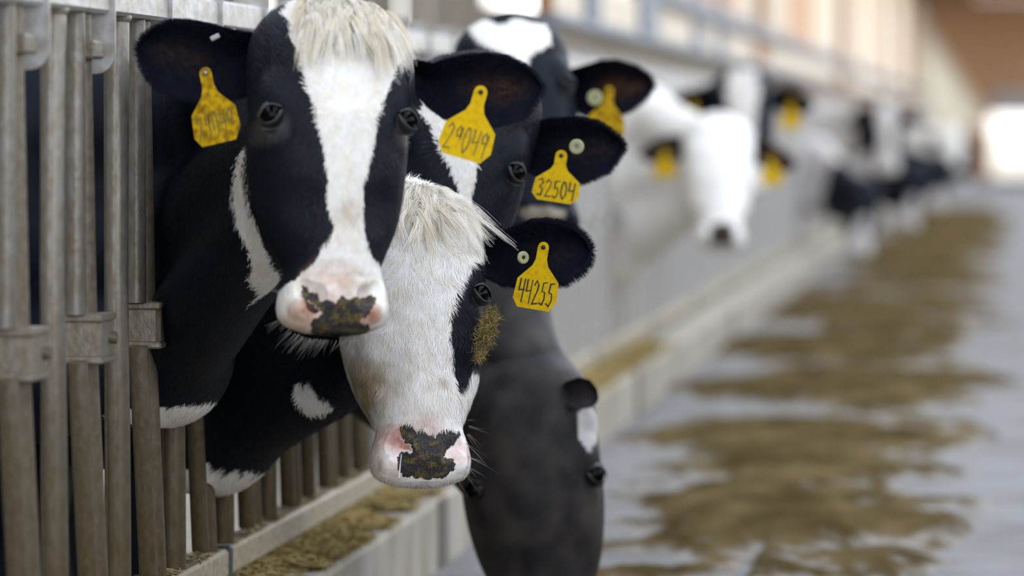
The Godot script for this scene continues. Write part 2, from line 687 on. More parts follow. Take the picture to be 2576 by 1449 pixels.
# ---------------------------------------------------------------- the barn
func barn() -> void:
	var near := -4.0
	var end := -116.0
	struct("floor", box_mesh(Vector3(-1.34, -.3, end), Vector3(3.2, 0, 6.0), .0), mats.floor, "grey concrete floor of the feed aisle beyond the fence", "floor")
	struct("floor_stalls", box_mesh(Vector3(-4.4, -.35, end), Vector3(-1.66, -.05, near), .0), mats.concrete, "concrete floor behind the headlock fence where the cows stand", "floor")
	struct("trim_1", box_mesh(Vector3(-1.66, -.3, end), Vector3(-1.34, .165, near), .012), mats.concrete, "low concrete curb wall that carries the headlock fence", "curb")
	struct("ground", box_mesh(Vector3(-60, -.6, -160), Vector3(60, -.36, 60), .0), mat(Color(.60, .58, .53), .9), "pale ground outside the barn", "ground")
	for k in 3:
		tag(obj("curb_joint", box_mesh(Vector3(-1.345, .0, -13.22 - 7.0 * k), Vector3(-1.335, .16, -13.03 - 7.0 * k), .002), mats.stain), "dark filled joint in the side of the concrete curb, %s" % ["below the white-faced cow's chin", "hidden beyond the dusty black cow", "far down the aisle"][k], "joint")
	# left long wall: solid below, openings above, in bays
	var wx := -4.2
	var sill := 2.035
	var top := 3.7
	struct("wall_left", box_mesh(Vector3(wx - .2, -.35, end), Vector3(wx, 1.68, near), .0), mats.wall, "grey beige lower wall along the left side of the barn", "wall")
	# the nearer stretch is closed but for three tall slits
	var gaps := [[31.0, 31.7], [38.2, 38.75], [40.0, 40.4], [41.9, 42.1]]
	var z := 4.0
	var st := begin()
	for g in gaps + [[44.5, 44.5]]:
		bx(st, Vector3(wx - .04, 1.68, -g[0]), Vector3(wx, top, -z), .0)
		z = g[1]
	st.generate_normals()
	struct("wall_upper", st.commit(), mats.wall, "upper left wall with narrow bright slits behind the near cows", "wall")
	struct("wall_sill", box_mesh(Vector3(wx - .04, 1.68, end), Vector3(wx, sill, -44.5), .0), mats.wall, "wall below the row of bright openings on the left", "wall")
	# a framed screen of curtains and boards above the fence further down, by the column of the picture where each piece begins and ends
	var sx := -SCREEN
	var low := 1.47
	var high := 3.40
	var order := 0
	for e in [[1368, 1374, 1], [1374, 1465, 2], [1465, 1492, 0], [1492, 1530, 2], [1530, 1602, 3], [1602, 1640, 0], [1640, 1690, 2], [1690, 1740, 3], [1740, 1754, 0], [1754, 1800, 3], [1800, 1810, 0], [1810, 1850, 3], [1850, 1897, 2], [1897, 1922, 1], [1922, 1976, 2], [1976, 2046, 3], [2046, 2104, 2], [2104, 2128, 1], [2128, 2176, 2], [2176, 2190, 3], [2190, 2228, 2], [2228, 2240, 1], [2240, 2280, 2], [2280, 2290, 1], [2290, 2325, 2]]:
		var z0 := screen_z(e[0])
		var z1 := minf(screen_z(e[1]), 115.6)
		match e[2]:
			0:
				tag(obj("screen_post", box_mesh(Vector3(sx - .04, low, -z1), Vector3(sx + .04, high, -z0), .02), mats.post), "grey steel post of the curtain screen, %s" % ["nearest, right of the white-foreheaded cow", "second from the white-foreheaded cow", "third along, among brown boards", "fourth along, among brown boards"][order], "post", "grey posts of the curtain screen")
				order += 1
			1:
				tag(obj("timber_post", box_mesh(Vector3(sx - .03, low, -z1), Vector3(sx + .03, high, -z0), .01), mats.timber), "slim brown timber post between curtains of the screen above the fence", "post", "timber posts of the curtain screen")
			2:
				tag(obj("screen_curtain", box_mesh(Vector3(sx - .012, low, -z1), Vector3(sx + .004, high, -z0), .0), mats.curtain), "cream translucent curtain in the screen above the fence", "curtain", "curtains of the screen")
			3:
				tag(obj("screen_board", box_mesh(Vector3(sx - .012, 1.745, -z1), Vector3(sx + .008, high, -z0), .0), mats.boards), "peach brown board in the upper part of the screen above the fence", "panel", "boards of the screen")
				tag(obj("screen_curtain", box_mesh(Vector3(sx - .012, low, -z1), Vector3(sx + .004, 1.655, -z0), .0), mats.curtain), "cream translucent curtain in the screen above the fence", "curtain", "curtains of the screen")
	struct("trim_2", box_mesh(Vector3(sx - .045, 1.655, end), Vector3(sx + .055, 1.745, -screen_z(1640)), .01), mats.post, "grey horizontal rail across the curtain screen above the fence", "rail")
	struct("trim_3", box_mesh(Vector3(sx - .045, 1.435, end), Vector3(sx + .055, 1.48, -screen_z(1368)), .01), mats.post, "grey lower beam of the curtain screen above the fence", "beam")
	struct("trim_4", box_mesh(Vector3(sx - .045, 3.38, end), Vector3(sx + .045, 3.46, -screen_z(1368)), .01), mats.rail, "pale top beam of the curtain screen above the fence", "beam")
	# ceiling: pale above the stalls, brown boards above the aisle, with an unseen ridge opening, shaped narrow near and wide beyond to balance the light
	struct("ceiling", box_mesh(Vector3(-2.25, top, end), Vector3(-1.95, top + .15, near), .0), mats.ceiling, "pale ceiling strip above the headlock fence", "ceiling")
	struct("ceiling_eave", box_mesh(Vector3(-4.4, top, end), Vector3(-3.75, top + .15, near), .0), mats.ceiling, "pale ceiling strip above the left wall", "ceiling")
	struct("ceiling_end", box_mesh(Vector3(-3.75, top + .01, end), Vector3(2.7, top + .15, -98), .0), mats.boards, "brown boarded ceiling closing the ridge near the far doorway", "ceiling")
	struct("ceiling_aisle", box_mesh(Vector3(-1.95, top, end), Vector3(-.75, top + .15, near), .0), mats.timber, "brown boarded ceiling above the feed aisle", "ceiling")
	struct("ceiling_near", box_mesh(Vector3(1.0, top, -12.5), Vector3(2.7, top + .15, near), .0), mats.timber, "brown boarded ceiling beside the ridge opening near the camera", "ceiling")
	struct("ceiling_right", box_mesh(Vector3(2.7, top, end), Vector3(3.4, top + .15, near), .0), mats.timber, "brown boarded ceiling on the right of the ridge opening", "ceiling")
	# right side: low wall, posts, open above
	struct("wall_right", box_mesh(Vector3(3.2, -.3, end), Vector3(3.4, 1.5, near), .0), mats.wall, "low wall along the right side of the aisle", "wall")
	# far end with the doorway
	struct("wall_end", box_mesh(Vector3(-4.4, -.3, end - .2), Vector3(-.40, 1.0, end), .0), mats.boards, "brown lower end wall of the barn", "wall")
	struct("wall_end_top", box_mesh(Vector3(-.40, 1.78, end - .2), Vector3(3.4, top, end), .0), mats.boards, "brown boards above the far doorway", "wall")
	struct("wall_end_left", box_mesh(Vector3(-4.4, 1.0, end - .2), Vector3(-1.98, top, end), .0), mats.boards, "brown end wall left of the slanting curtain", "wall")
	struct("wall_end_gable", slab(PackedVector2Array([Vector2(-.40, 1.0), Vector2(-.40, top), Vector2(-1.98, top), Vector2(-1.98, 3.30)]), .2, Vector3(0, 0, end - .1), Vector3.RIGHT, Vector3.UP), mats.boards, "brown slanting boards left of the far doorway", "wall")
	var cp := PackedVector2Array([Vector2(-2.0, 1.0), Vector2(-.52, 1.0), Vector2(-.50, 1.30), Vector2(-1.86, 3.45), Vector2(-2.0, 3.45)])
	tag(obj("end_curtain", slab(cp, .03, Vector3(0, 0, end + .08), Vector3.RIGHT, Vector3.UP), mats.drape), "pale curtain drawn aside to a slanting edge beside the far doorway", "curtain")
	struct("door_1", box_mesh(Vector3(-.40, 1.28, end - .1), Vector3(3.2, 1.78, end + .05), .01), mats.lintel, "pale raised door leaf over the bright doorway at the far end", "door")

func screen_z(u: float) -> float:
	return SCREEN / tan(cam.rotation.y - atan((u - 1288.0) / F))

# ---------------------------------------------------------------- headlock fence
func fence() -> void:
	var rails := 16
	var span := 3.15
	for k in rails:
		var z0 := 6.54 + span * k
		var t := thing("top_rail", "", "rail", Vector3(FENCE, 1.23, -z0), "top rail sections of the headlock fence")
		tag(t, "galvanised square top rail of the headlocks, %s" % ["near the camera at upper left" if k == 0 else "section behind the fence-side ear of the largest cow" if k == 1 else "blurred section further down the fence"])
		z0 = 7.30 + span * (k - 1)
		var b := thing("base_rail", "", "rail", Vector3(FENCE, .19, -z0), "base rail sections of the headlock fence")
		tag(b, "square steel base rail on the curb, %s" % ["outside the picture at lower left" if k == 0 else "from the left edge to the dark joint strap" if k == 1 else "running behind the white-faced cow's muzzle" if k == 2 else "blurred section further down the fence"])
		obj("tube", box_mesh(Vector3(-.025, 0, -span + .004), Vector3(.025, .052, 0), .006), mats.rail, t)
		obj("tube", box_mesh(Vector3(-.028, 0, -span + .004), Vector3(.028, .055, 0), .006), mats.base_rail, b)
		obj("joint_strap", box_mesh(Vector3(-.033, -.004, -span - .012), Vector3(.033, .060, -span + .018), .004), mats.strap, b)
	var first: Node3D = null
	for k in range(-1, 76):
		var o: Node3D
		if first == null or k == 8:
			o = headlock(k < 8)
			first = o
		else:
			o = first.duplicate()
			o.name = numbered("headlock")
			add_child(o, true)
		o.position = Vector3(FENCE, 0, -(8.385 + PITCH * k))
		var where := "further down the fence beyond the near cows"
		match k:
			-1: where = "cut off by the left edge of the picture"
			0: where = "at the left edge of the picture"
			1: where = "second from the left edge"
			2: where = "directly left of the large cow's neck"
			3: where = "between the necks of the two nearest cows"
			4: where = "just beyond the white-faced cow's neck"
			5: where = "seen under the white-faced cow's throat"
		tag(o, "upright headlock pipes with pivot bracket, " + where, "headlock", "headlocks of the feed fence")
	# beyond: the rest of the fence in one mesh
	var st := begin()
	var zz := 6.54 + span * rails + .5
	while zz < 112.0:
		for dz in [-.29, -.16, 0.0]:
			bx(st, Vector3(FENCE - .018, .24, -zz - dz - .018), Vector3(FENCE + .018, 1.24, -zz - dz + .018), .0)
		zz += PITCH
	bx(st, Vector3(FENCE - .025, 1.23, -112), Vector3(FENCE + .025, 1.282, -6.54 - span * rails - .02), .0)
	bx(st, Vector3(FENCE - .028, .19, -112), Vector3(FENCE + .028, .245, -6.3 - span * rails - .02), .0)
	st.generate_normals()
	var far := obj("far_headlocks", st.commit(), mats.hazed_steel)
	tag(far, "distant blurred continuation of the headlock fence towards the doorway", "fence", "", "stuff")

func headlock(dirty := true) -> Node3D:
	var t := thing("headlock", "", "headlock")
	var y0 := .245
	var plain = mats.steel if dirty else mats.hazed_steel
	var worn = mats.steel_b if dirty else mats.hazed_steel
	var y1 := 1.232
	obj("pipe", tube_mesh([Vector3(.0, y0, .330), Vector3(.004, .55, .365), Vector3(.004, .80, .385), Vector3(.0, y1, .345)], [.0195, .0195, .0198, .0200], 18, dirty), plain, t)
	obj("weld", tube_mesh([Vector3(.0, y1 - .012, .345), Vector3(.0, y1 - .004, .345), Vector3(.0, y1, .345)], [.0205, .025, .023], 18), worn, t)
	obj("pipe", tube_mesh([Vector3(-.006, .74, .108), Vector3(-.006, .95, .110), Vector3(-.006, y1, .112)], [.017, .017, .017], 14, dirty), plain, t)
	obj("pipe", tube_mesh([Vector3(-.03, y0, .215), Vector3(-.03, .6, .215), Vector3(-.03, y1, .215)], [.015, .015, .015], 12, dirty), worn, t)
	obj("release_arm", tube_mesh([Vector3(.0, .665, .125), Vector3(.002, .50, .095), Vector3(.0, y0 + .01, .015)], [.0165, .0165, .0165], 14, dirty), worn, t)
	obj("pivot_pipe", tube_mesh([Vector3(-.004, y0, -.085), Vector3(-.010, .66, -.010), Vector3(-.016, y1, .02)], [.0215, .0215, .0215], 16, dirty), worn, t)
	var br := obj("bracket", bracket(), worn, t)
	obj("bolt", tube_mesh([Vector3(.0, .717, -.03), Vector3(.0, .717, -.052)], [.012, .012], 8), mats.bolt, br)
	obj("bolt", tube_mesh([Vector3(.036, .70, .02), Vector3(.048, .70, .02)], [.010, .010], 6), mats.bolt, br)
	var st := begin()
	bx(st, Vector3(-.032, 1.17, -.045), Vector3(.034, 1.36, -.033), .003)
	for k in 7:
		pass
	st.generate_normals()
	obj("latch_plate", plate(), mats.rail, t)
	obj("latch_block", box_mesh(Vector3(-.02, 1.155, -.03), Vector3(.02, 1.185, .07), .004), worn, t)
	return t

func bracket() -> Mesh:
	var st := begin()
	bx(st, Vector3(-.034, .665, -.028), Vector3(.036, .735, .112), .008)
	bx(st, Vector3(-.036, .660, -.032), Vector3(.038, .672, .116), .003)
	bx(st, Vector3(-.036, .728, -.032), Vector3(.038, .740, .116), .003)
	st.generate_normals()
	return st.commit()

# a hanging strap with a rounded lower end, folded over the top rail
func plate() -> Mesh:
	var out := PackedVector2Array()
	for k in 9:
		var a := PI + PI * k / 8.0
		out.append(Vector2(cos(a) * .034, 1.165 + sin(a) * .034))
	out.append(Vector2(.034, 1.31))
	out.append(Vector2(-.034, 1.31))
	return slab(out, .006, Vector3(0, 0, -.055), Vector3.RIGHT, Vector3.UP)

# a plate with a polygon outline and a thickness, rim included
func slab(outline: PackedVector2Array, thick: float, o: Vector3, ax: Vector3, ay: Vector3) -> Mesh:
	var st := begin()
	st.set_smooth_group(-1)
	var n := ax.cross(ay).normalized() * thick * .5
	var tri := Geometry2D.triangulate_polygon(outline)
	var f := func(v: Vector2) -> Vector3:
		return o + ax * v.x + ay * v.y
	for i in tri.size() / 3:
		var a: Vector2 = outline[tri[i * 3]]
		var b: Vector2 = outline[tri[i * 3 + 1]]
		var c: Vector2 = outline[tri[i * 3 + 2]]
		if (b - a).cross(c - a) > 0.0:
			var s := b
			b = c
			c = s
		for p in [a, b, c]:
			st.add_vertex(f.call(p) + n)
		for p in [a, c, b]:
			st.add_vertex(f.call(p) - n)
	var ccw := not Geometry2D.is_polygon_clockwise(outline)
	for i in outline.size():
		var p: Vector3 = f.call(outline[i])
		var q: Vector3 = f.call(outline[(i + 1) % outline.size()])
		if ccw:
			quad(st, p + n, q + n, q - n, p - n)
		else:
			quad(st, q + n, p + n, p - n, q - n)
	st.generate_normals()
	return st.commit()

# ---------------------------------------------------------------- feed and straw
func feed() -> void:
	var rng := RandomNumberGenerator.new()
	rng.seed = 31
	var nz := FastNoiseLite.new()
	nz.seed = 4
	nz.frequency = .9
	nz.fractal_octaves = 5
	# brown feed scattered on the aisle floor: a thin uneven layer, only where it lies
	var vs := PackedVector3Array()
	var ns := PackedVector3Array()
	var cs := PackedColorArray()
	var ix := PackedInt32Array()
	var w := 110
	var l := 430
	for j in l:
		var zz := 9.0 + 62.0 * pow(float(j) / (l - 1), 1.35)
		for i in w:
			var x := -1.335 + 1.75 * i / (w - 1)
			var c := -.70 + .25 * nz.get_noise_2d(zz * .35, 9.0)
			var e := .62 + .22 * smoothstep(18.0, 26.0, zz) - pow(absf(x - c) / .66, 2.0) + 1.15 * nz.get_noise_2d(x * .55, zz * .42) + .55 * nz.get_noise_2d(x * 2.6 + 7.0, zz * 1.1) - .35 * smoothstep(15.5, 13.0, zz) * float(x < -.6)
			vs.append(Vector3(x, clampf(e * .055, -.02, .05) + .006 * nz.get_noise_2d(x * 9.0, zz * 9.0) - .004, -zz))
			ns.append(Vector3.UP)
			cs.append(Color(.060, .043, .019).lerp(Color(.150, .110, .055), clampf(.35 + .9 * nz.get_noise_2d(x * 4.0, zz * 1.5), 0, 1)).lerp(Color(.29, .27, .25), smoothstep(.34, .0, e + .3 * nz.get_noise_2d(x * 11.0, zz * 5.0))))
			if i and j:
				var k := j * w + i
				ix.append_array(PackedInt32Array([k, k - w, k - 1, k - 1, k - w, k - w - 1]))
	for k in vs.size():
		var i := k % w
		var j := k / w
		if i > 0 and j > 0 and i < w - 1 and j < l - 1:
			ns[k] = (vs[k + 1] - vs[k - 1]).cross(vs[k + w] - vs[k - w]).normalized()
			if ns[k].y < 0:
				ns[k] = -ns[k]
	var o := obj("spilled_feed", Herd.made(vs, ns, cs, ix), mats.feed)
	tag(o, "brown silage feed spilled in streaks over the aisle floor", "feed", "", "stuff")
	# straw and chaff on the curb beside the base rail
	vs = PackedVector3Array()
	ns = PackedVector3Array()
	cs = PackedColorArray()
	ix = PackedInt32Array()
	for n in 60000:
		var zz := 8.3 + 14.0 * pow(rng.randf(), 1.3)
		var x := -1.475 + .125 * pow(rng.randf(), .9)
		if nz.get_noise_2d(x * 3.0, zz * 3.0) < -.42 + .55 * (x + 1.475) / .13:
			continue
		blade(vs, ns, cs, ix, Vector3(x, .168 + .030 * rng.randf() * (1.0 - (x + 1.475) / .16), -zz), rng, .016, .0012, Color(.30, .22, .09).lerp(Color(.60, .48, .22), pow(rng.randf(), 2.0)))
	o = obj("curb_straw", Herd.made(vs, ns, cs, ix), mats.feed)
	tag(o, "yellow brown chopped straw lying on the curb beside the base rail", "straw", "", "stuff")
	vs = PackedVector3Array()
	ns = PackedVector3Array()
	cs = PackedColorArray()
	ix = PackedInt32Array()
	for n in 9000:
		var zz := 8.3 + 8.0 * pow(rng.randf(), 1.2)
		var x := -1.53 + .055 * rng.randf()
		if nz.get_noise_2d(x * 3.0 + 40.0, zz * 4.0) < -.05:
			continue
		blade(vs, ns, cs, ix, Vector3(x, .247 + .006 * rng.randf(), -zz), rng, .010, .0012, Color(.22, .17, .10).lerp(Color(.42, .34, .20), rng.randf()))
	o = obj("rail_chaff", Herd.made(vs, ns, cs, ix), mats.feed)
	tag(o, "brown chaff and dung caught on top of the base rail", "chaff", "", "stuff")

func blade(vs: PackedVector3Array, ns: PackedVector3Array, cs: PackedColorArray, ix: PackedInt32Array, p: Vector3, rng: RandomNumberGenerator, l: float, w: float, c: Color) -> void:
	var a := rng.randf() * TAU
	var d := Vector3(cos(a), (rng.randf() - .3) * .5, sin(a)) * l * (.5 + rng.randf())
	var s := Vector3(-sin(a), .3, cos(a)) * w
	var k := vs.size()
	vs.append_array(PackedVector3Array([p - d - s, p - d + s, p + d + s, p + d - s]))
	var n := Vector3((rng.randf() - .5) * .8, 1, (rng.randf() - .5) * .8).normalized()
	ns.append_array(PackedVector3Array([n, n, n, n]))
	cs.append_array(PackedColorArray([c, c, c, c]))
	ix.append_array(PackedInt32Array([k, k + 2, k + 1, k, k + 3, k + 2]))

# ---------------------------------------------------------------- the cows
func head_at(u: float, v: float, z: float, yaw: float, pitch: float, roll: float) -> Transform3D:
	var b := cam.basis * Basis(Vector3.UP, deg_to_rad(yaw)) * Basis(Vector3.RIGHT, -deg_to_rad(pitch)) * Basis(Vector3.BACK, deg_to_rad(roll))
	return Transform3D(b, at(u, v, z))

# neck from the headlock to the poll and the jaw, then a trunk behind the fence on four legs
func carcass(c: Herd, slot_z: float, crest_y: float, throat_y: float, rc := .115, rt := .125) -> void:
	var s := c.size
	var poll := c.xf * Vector3(0, .11, -.085)
	var nape := c.xf * Vector3(0, .03, -.16)
	var jaw := c.xf * Vector3(0, -.055, -.13)
	var crest := Vector3(FENCE - .02, crest_y, -slot_z)
	var throat := Vector3(FENCE - .02, throat_y, -slot_z)
	var m := (crest + throat) * .5
	var out := Vector3(.13, 0, -.01)
	c.bone(crest, crest + out, rc, rc)
	c.bone(throat, throat + out * .2, rt, rt)
	c.bone(poll, crest + out, .070 * s, rc)
	c.bone(m, m + out * .6, rc, rc)
	c.bone(nape, m + out * .6, .085 * s, rc * 1.05)
	c.bone(jaw, throat + out * .2, .062 * s, rt)
	c.bone(crest, Vector3(FENCE - .50, maxf(crest_y - .05, 1.02), -slot_z), rc, .20)
	c.bone(m, Vector3(FENCE - .50, .85, -slot_z), rc * 1.05, .24)
	c.bone(throat, Vector3(FENCE - .45, .62, -slot_z), rt, .20)

func trunk(c: Herd, slot_z: float) -> void:
	var x := FENCE - .5
	c.bone(Vector3(x, 1.0, -slot_z), Vector3(x - 1.45, 1.02, -slot_z), .22, .24)
	c.bone(Vector3(x, .75, -slot_z), Vector3(x - 1.1, .74, -slot_z), .24, .27)
	for k in [[-.02, .13], [-1.5, .13]]:
		for sg in [-1, 1]:
			var hip := Vector3(x + k[0], .80, -slot_z + sg * k[1])
			var knee := Vector3(x + k[0] + (.02 if k[0] > -1 else .12), .42, -slot_z + sg * k[1])
			var hock := Vector3(x + k[0] + (.0 if k[0] > -1 else -.06), .30, -slot_z + sg * k[1])
			var foot := Vector3(x + k[0] + (.01 if k[0] > -1 else -.02), .02, -slot_z + sg * k[1])
			c.bone(hip, knee, .13, .062)
			c.bone(knee, hock, .060, .048)
			c.bone(hock, foot, .045, .055)

func skin_mesh(c: Herd, a: Array) -> ArrayMesh:
	return Herd.made(a[0], a[1], c.tinted(a), a[2])

func resample(line: Array, n: int) -> Array:
	var cum := [0.0]
	for i in range(1, line.size()):
		cum.append(cum[-1] + (line[i] as Vector2).distance_to(line[i - 1]))
	var out := []
	var k := 0
	for i in n:
		var d: float = cum[-1] * i / (n - 1)
		while k < line.size() - 2 and d > cum[k + 1]:
			k += 1
		out.append((line[k] as Vector2).lerp(line[k + 1], clampf((d - cum[k]) / maxf(cum[k + 1] - cum[k], 1e-5), 0, 1)))
	return out

# an ear: a leaf hollowed towards the front, thick at the root, thin at the rim; both edges run from root to tip in pixels of its own depth
func ear(c: Herd, parent: Node, upper: Array, lower: Array, z: float, back: float, brown := .5, fringe := 900, seed_ := 1, rim_hair := .007) -> void:
	var rows := 30
	var cols := 18
	var a := resample(upper, rows)
	var b := resample(lower, rows)
	var vs := PackedVector3Array()
	var ns := PackedVector3Array()
	var cs := PackedColorArray()
	var ix := PackedInt32Array()
	var rng := RandomNumberGenerator.new()
	rng.seed = seed_ * 77
	var look := -cam.basis.z
	var grid := []
	for side in 2:
		for i in rows:
			var s := float(i) / (rows - 1)
			var zz := z + back * s * s + .10 * pow(1.0 - s, 3.0)
			var pa := at(a[i].x, a[i].y, zz)
			var pb := at(b[i].x, b[i].y, zz)
			var wid := pa.distance_to(pb)
			for j in cols:
				var t := float(j) / (cols - 1)
				var e := sin(PI * t)
				# the hollow is deepest near the root and below the middle
				var deep := wid * .34 * pow(e, 1.2) * (1.0 - .45 * s) * (1.0 + .35 * sin(TAU * t))
				var roll_in := .012 * exp(-pow((t - .0) / .10, 2.0)) + .010 * exp(-pow((t - 1.0) / .12, 2.0))
				var thick := (.004 + .010 * (1.0 - s)) * pow(e, .4) * float(side)
				var p := pa.lerp(pb, t) + look * (deep - roll_in + thick + .004 * side * e)
				vs.append(p)
				ns.append(Vector3.ZERO)
				var k := c.noise.get_noise_3dv(p * .5)
				var inner := exp(-pow((t - .45) / .20, 2.0)) * smoothstep(.25, .55, s) * smoothstep(.95, .7, s) * (1.0 - side)
				cs.append((c.shade(0, p, .5 + .3 * k) * .8).lerp(Color(.050, .026, .015), clampf(brown * inner * (1.0 + 1.5 * k), 0, 1)))
	var off := rows * cols
	for i in rows - 1:
		for j in cols - 1:
			var k := i * cols + j
			ix.append_array(PackedInt32Array([k, k + cols, k + 1, k + 1, k + cols, k + cols + 1]))
			ix.append_array(PackedInt32Array([off + k, off + k + 1, off + k + cols, off + k + 1, off + k + cols + 1, off + k + cols]))
	for i in rows - 1:
		for j in [0, cols - 1]:
			var k: int = i * cols + j
			if j == 0:
				ix.append_array(PackedInt32Array([k, off + k, k + cols, k + cols, off + k, off + k + cols]))
			else:
				ix.append_array(PackedInt32Array([k, k + cols, off + k, k + cols, off + k + cols, off + k]))
	for j in cols - 1:
		var k := (rows - 1) * cols + j
		ix.append_array(PackedInt32Array([k, off + k, k + 1, k + 1, off + k, off + k + 1]))
	# make every triangle of the front face look outwards
	var mid := off / 2 + cols / 2
	var test := (vs[mid + 1] - vs[mid]).cross(vs[mid + cols] - vs[mid])
	var flip := test.dot(look) < 0.0
	for k in ix.size() / 3:
		var p0 := vs[ix[k * 3]]
		if flip:
			var s := ix[k * 3 + 1]
			ix[k * 3 + 1] = ix[k * 3 + 2]
			ix[k * 3 + 2] = s
		var nn := (vs[ix[k * 3 + 2]] - p0).cross(vs[ix[k * 3 + 1]] - p0)
		for m in 3:
			ns[ix[k * 3 + m]] += nn
	for k in ns.size():
		ns[k] = ns[k].normalized() if ns[k].length() > 0 else Vector3.UP
	var o := obj("ear", Herd.made(vs, ns, cs, ix), mats.ear, parent)
	if fringe == 0:
		return
	# hair on the ear: over the hollow and standing out along the rim
	var hv := PackedVector3Array()
	var hn := PackedVector3Array()
	var hc := PackedColorArray()
	var hx := PackedInt32Array()
	for n in fringe * 6:
		var i := int(pow(rng.randf(), .8) * (rows - 1.01))
		var rim := n % 3 > 0
		var j := rng.randi() % cols
		if rim:
			j = [0, cols - 1][rng.randi() % 2]
			if rng.randf() < .25:
				i = rows - 1
				j = rng.randi() % cols
		var k := i * cols + j
		var p := vs[k].lerp(vs[k + cols] if rim and i < rows - 1 else vs[k + 1] if j < cols - 1 else vs[k], rng.randf())
		var axis := (vs[mini(i + 1, rows - 1) * cols + cols / 2] - vs[maxi(i - 1, 0) * cols + cols / 2]).normalized()
		var across := (vs[i * cols + cols - 1] - vs[i * cols]).normalized()
		var outw := across * (1.0 if j > cols / 2 else -1.0)
		if i == rows - 1:
			outw = axis
		var d := (axis * (.9 + .5 * rng.randf()) + outw * ((.55 + .5 * rng.randf()) if rim else (rng.randf() - .5) * .6) - look * (rng.randf() * .4)).normalized()
		hair_blade(hv, hn, hc, hx, p, d, -look, (rim_hair if rim else .012) * (.4 + .9 * rng.randf()), .00035, c.shade(0, p, rng.randf()), .15, rng)
	var h := obj("ear_hair", Herd.made(hv, hn, hc, hx), mats.ear, o)
	tag(h, "", "", "", "stuff")

# one hair that bends, as a strip of three joints
func hair_blade(vs: PackedVector3Array, ns: PackedVector3Array, cs: PackedColorArray, ix: PackedInt32Array, p: Vector3, d: Vector3, n: Vector3, l: float, w: float, c: Color, droop: float, rng: RandomNumberGenerator, segs := 3) -> void:
	var k := vs.size()
	var s := d.cross(n).normalized()
	var g := Vector3(0, -droop, 0)
	for i in segs + 1:
		var t := float(i) / segs
		var q := p + d * (l * t) + g * (l * t * t)
		var ww := w * (1.0 - .85 * t)
		vs.append(q - s * ww)
		vs.append(q + s * ww)
		ns.append(n)
		ns.append(n)
		cs.append(c)
		cs.append(c)
		if i:
			var m := k + i * 2
			ix.append_array(PackedInt32Array([m - 2, m, m - 1, m - 1, m, m + 1]))

# an eye: dark ball with a pale corner between two lids
func eye(c: Herd, parent: Node, side: int, open := .62) -> void:
	var o := c.xf * Vector3(side * .1085, -.003, .0420)
	var b := c.xf.basis.orthonormalized() * Basis(Vector3.UP, side * deg_to_rad(27.0)) * Basis(Vector3.BACK, side * deg_to_rad(-22.0))
	var r := .0205 * c.size
	var sp := SphereMesh.new()
	sp.radius = r
	sp.height = r * 2
	sp.radial_segments = 28
	sp.rings = 16
	var e := obj("eye", sp, mats.eye, parent)
	e.transform = Transform3D(b, o)
	var w := SphereMesh.new()
	w.radius = r * .42
	w.height = r * .84
	var wo := obj("eye_white", w, mats.sclera, e)
	wo.position = Vector3(-side * .84, -.26, .47).normalized() * (r * .625)
	# the lids: two curved folds of skin that leave an almond open
	for up in [1, -1]:
		var st := begin()
		st.set_smooth_group(0)
		var grid := []
		for i in 17:
			var t := -1.0 + 2.0 * i / 16.0
			var row := []
			var y0: float = up * open * r * (1.0 - t * t) * (1.15 if up > 0 else .95) - .10 * r * t * side
			for j in 7:
				var k := j / 6.0
				var y: float = y0 + up * k * r * .55
				var x := t * r * (1.02 + .12 * k)
				var rr := r * (1.03 + .10 * sin(PI * minf(k * 1.6, 1.0)) - .16 * k * k)
				row.append(Vector3(x, y, sqrt(maxf(rr * rr - x * x * .80 - y * y * .9, r * r * .02))))
			grid.append(row)
		for i in 16:
			for j in 6:
				if up > 0:
					quad(st, grid[i][j], grid[i][j + 1], grid[i + 1][j + 1], grid[i + 1][j])
				else:
					quad(st, grid[i][j], grid[i + 1][j], grid[i + 1][j + 1], grid[i][j + 1])
		st.generate_normals()
		obj("eyelid", st.commit(), mats.lid, e)

# ---------------------------------------------------------------- ear tags
const DIGITS := {
	"0": [[.25, 0, .05, .3, .05, .7, .25, 1, .5, .8, .55, .4, .4, .05, .25, 0]], "1": [[.3, 0, .3, 1]], "2": [[.05, .2, .25, 0, .5, .15, .45, .4, .05, 1, .6, .95]],
	"3": [[.05, .1, .35, 0, .5, .2, .2, .45, .52, .65, .4, .95, .05, .95]], "4": [[.1, 0, .05, .5, .55, .45], [.55, 0, .45, 1]], "5": [[.6, 0, .2, .05, .15, .42, .45, .45, .5, .75, .3, 1, .02, .92]],
	"9": [[.5, .25, .3, .02, .08, .2, .15, .45, .45, .4, .52, .1, .45, .55, .4, 1]]
}

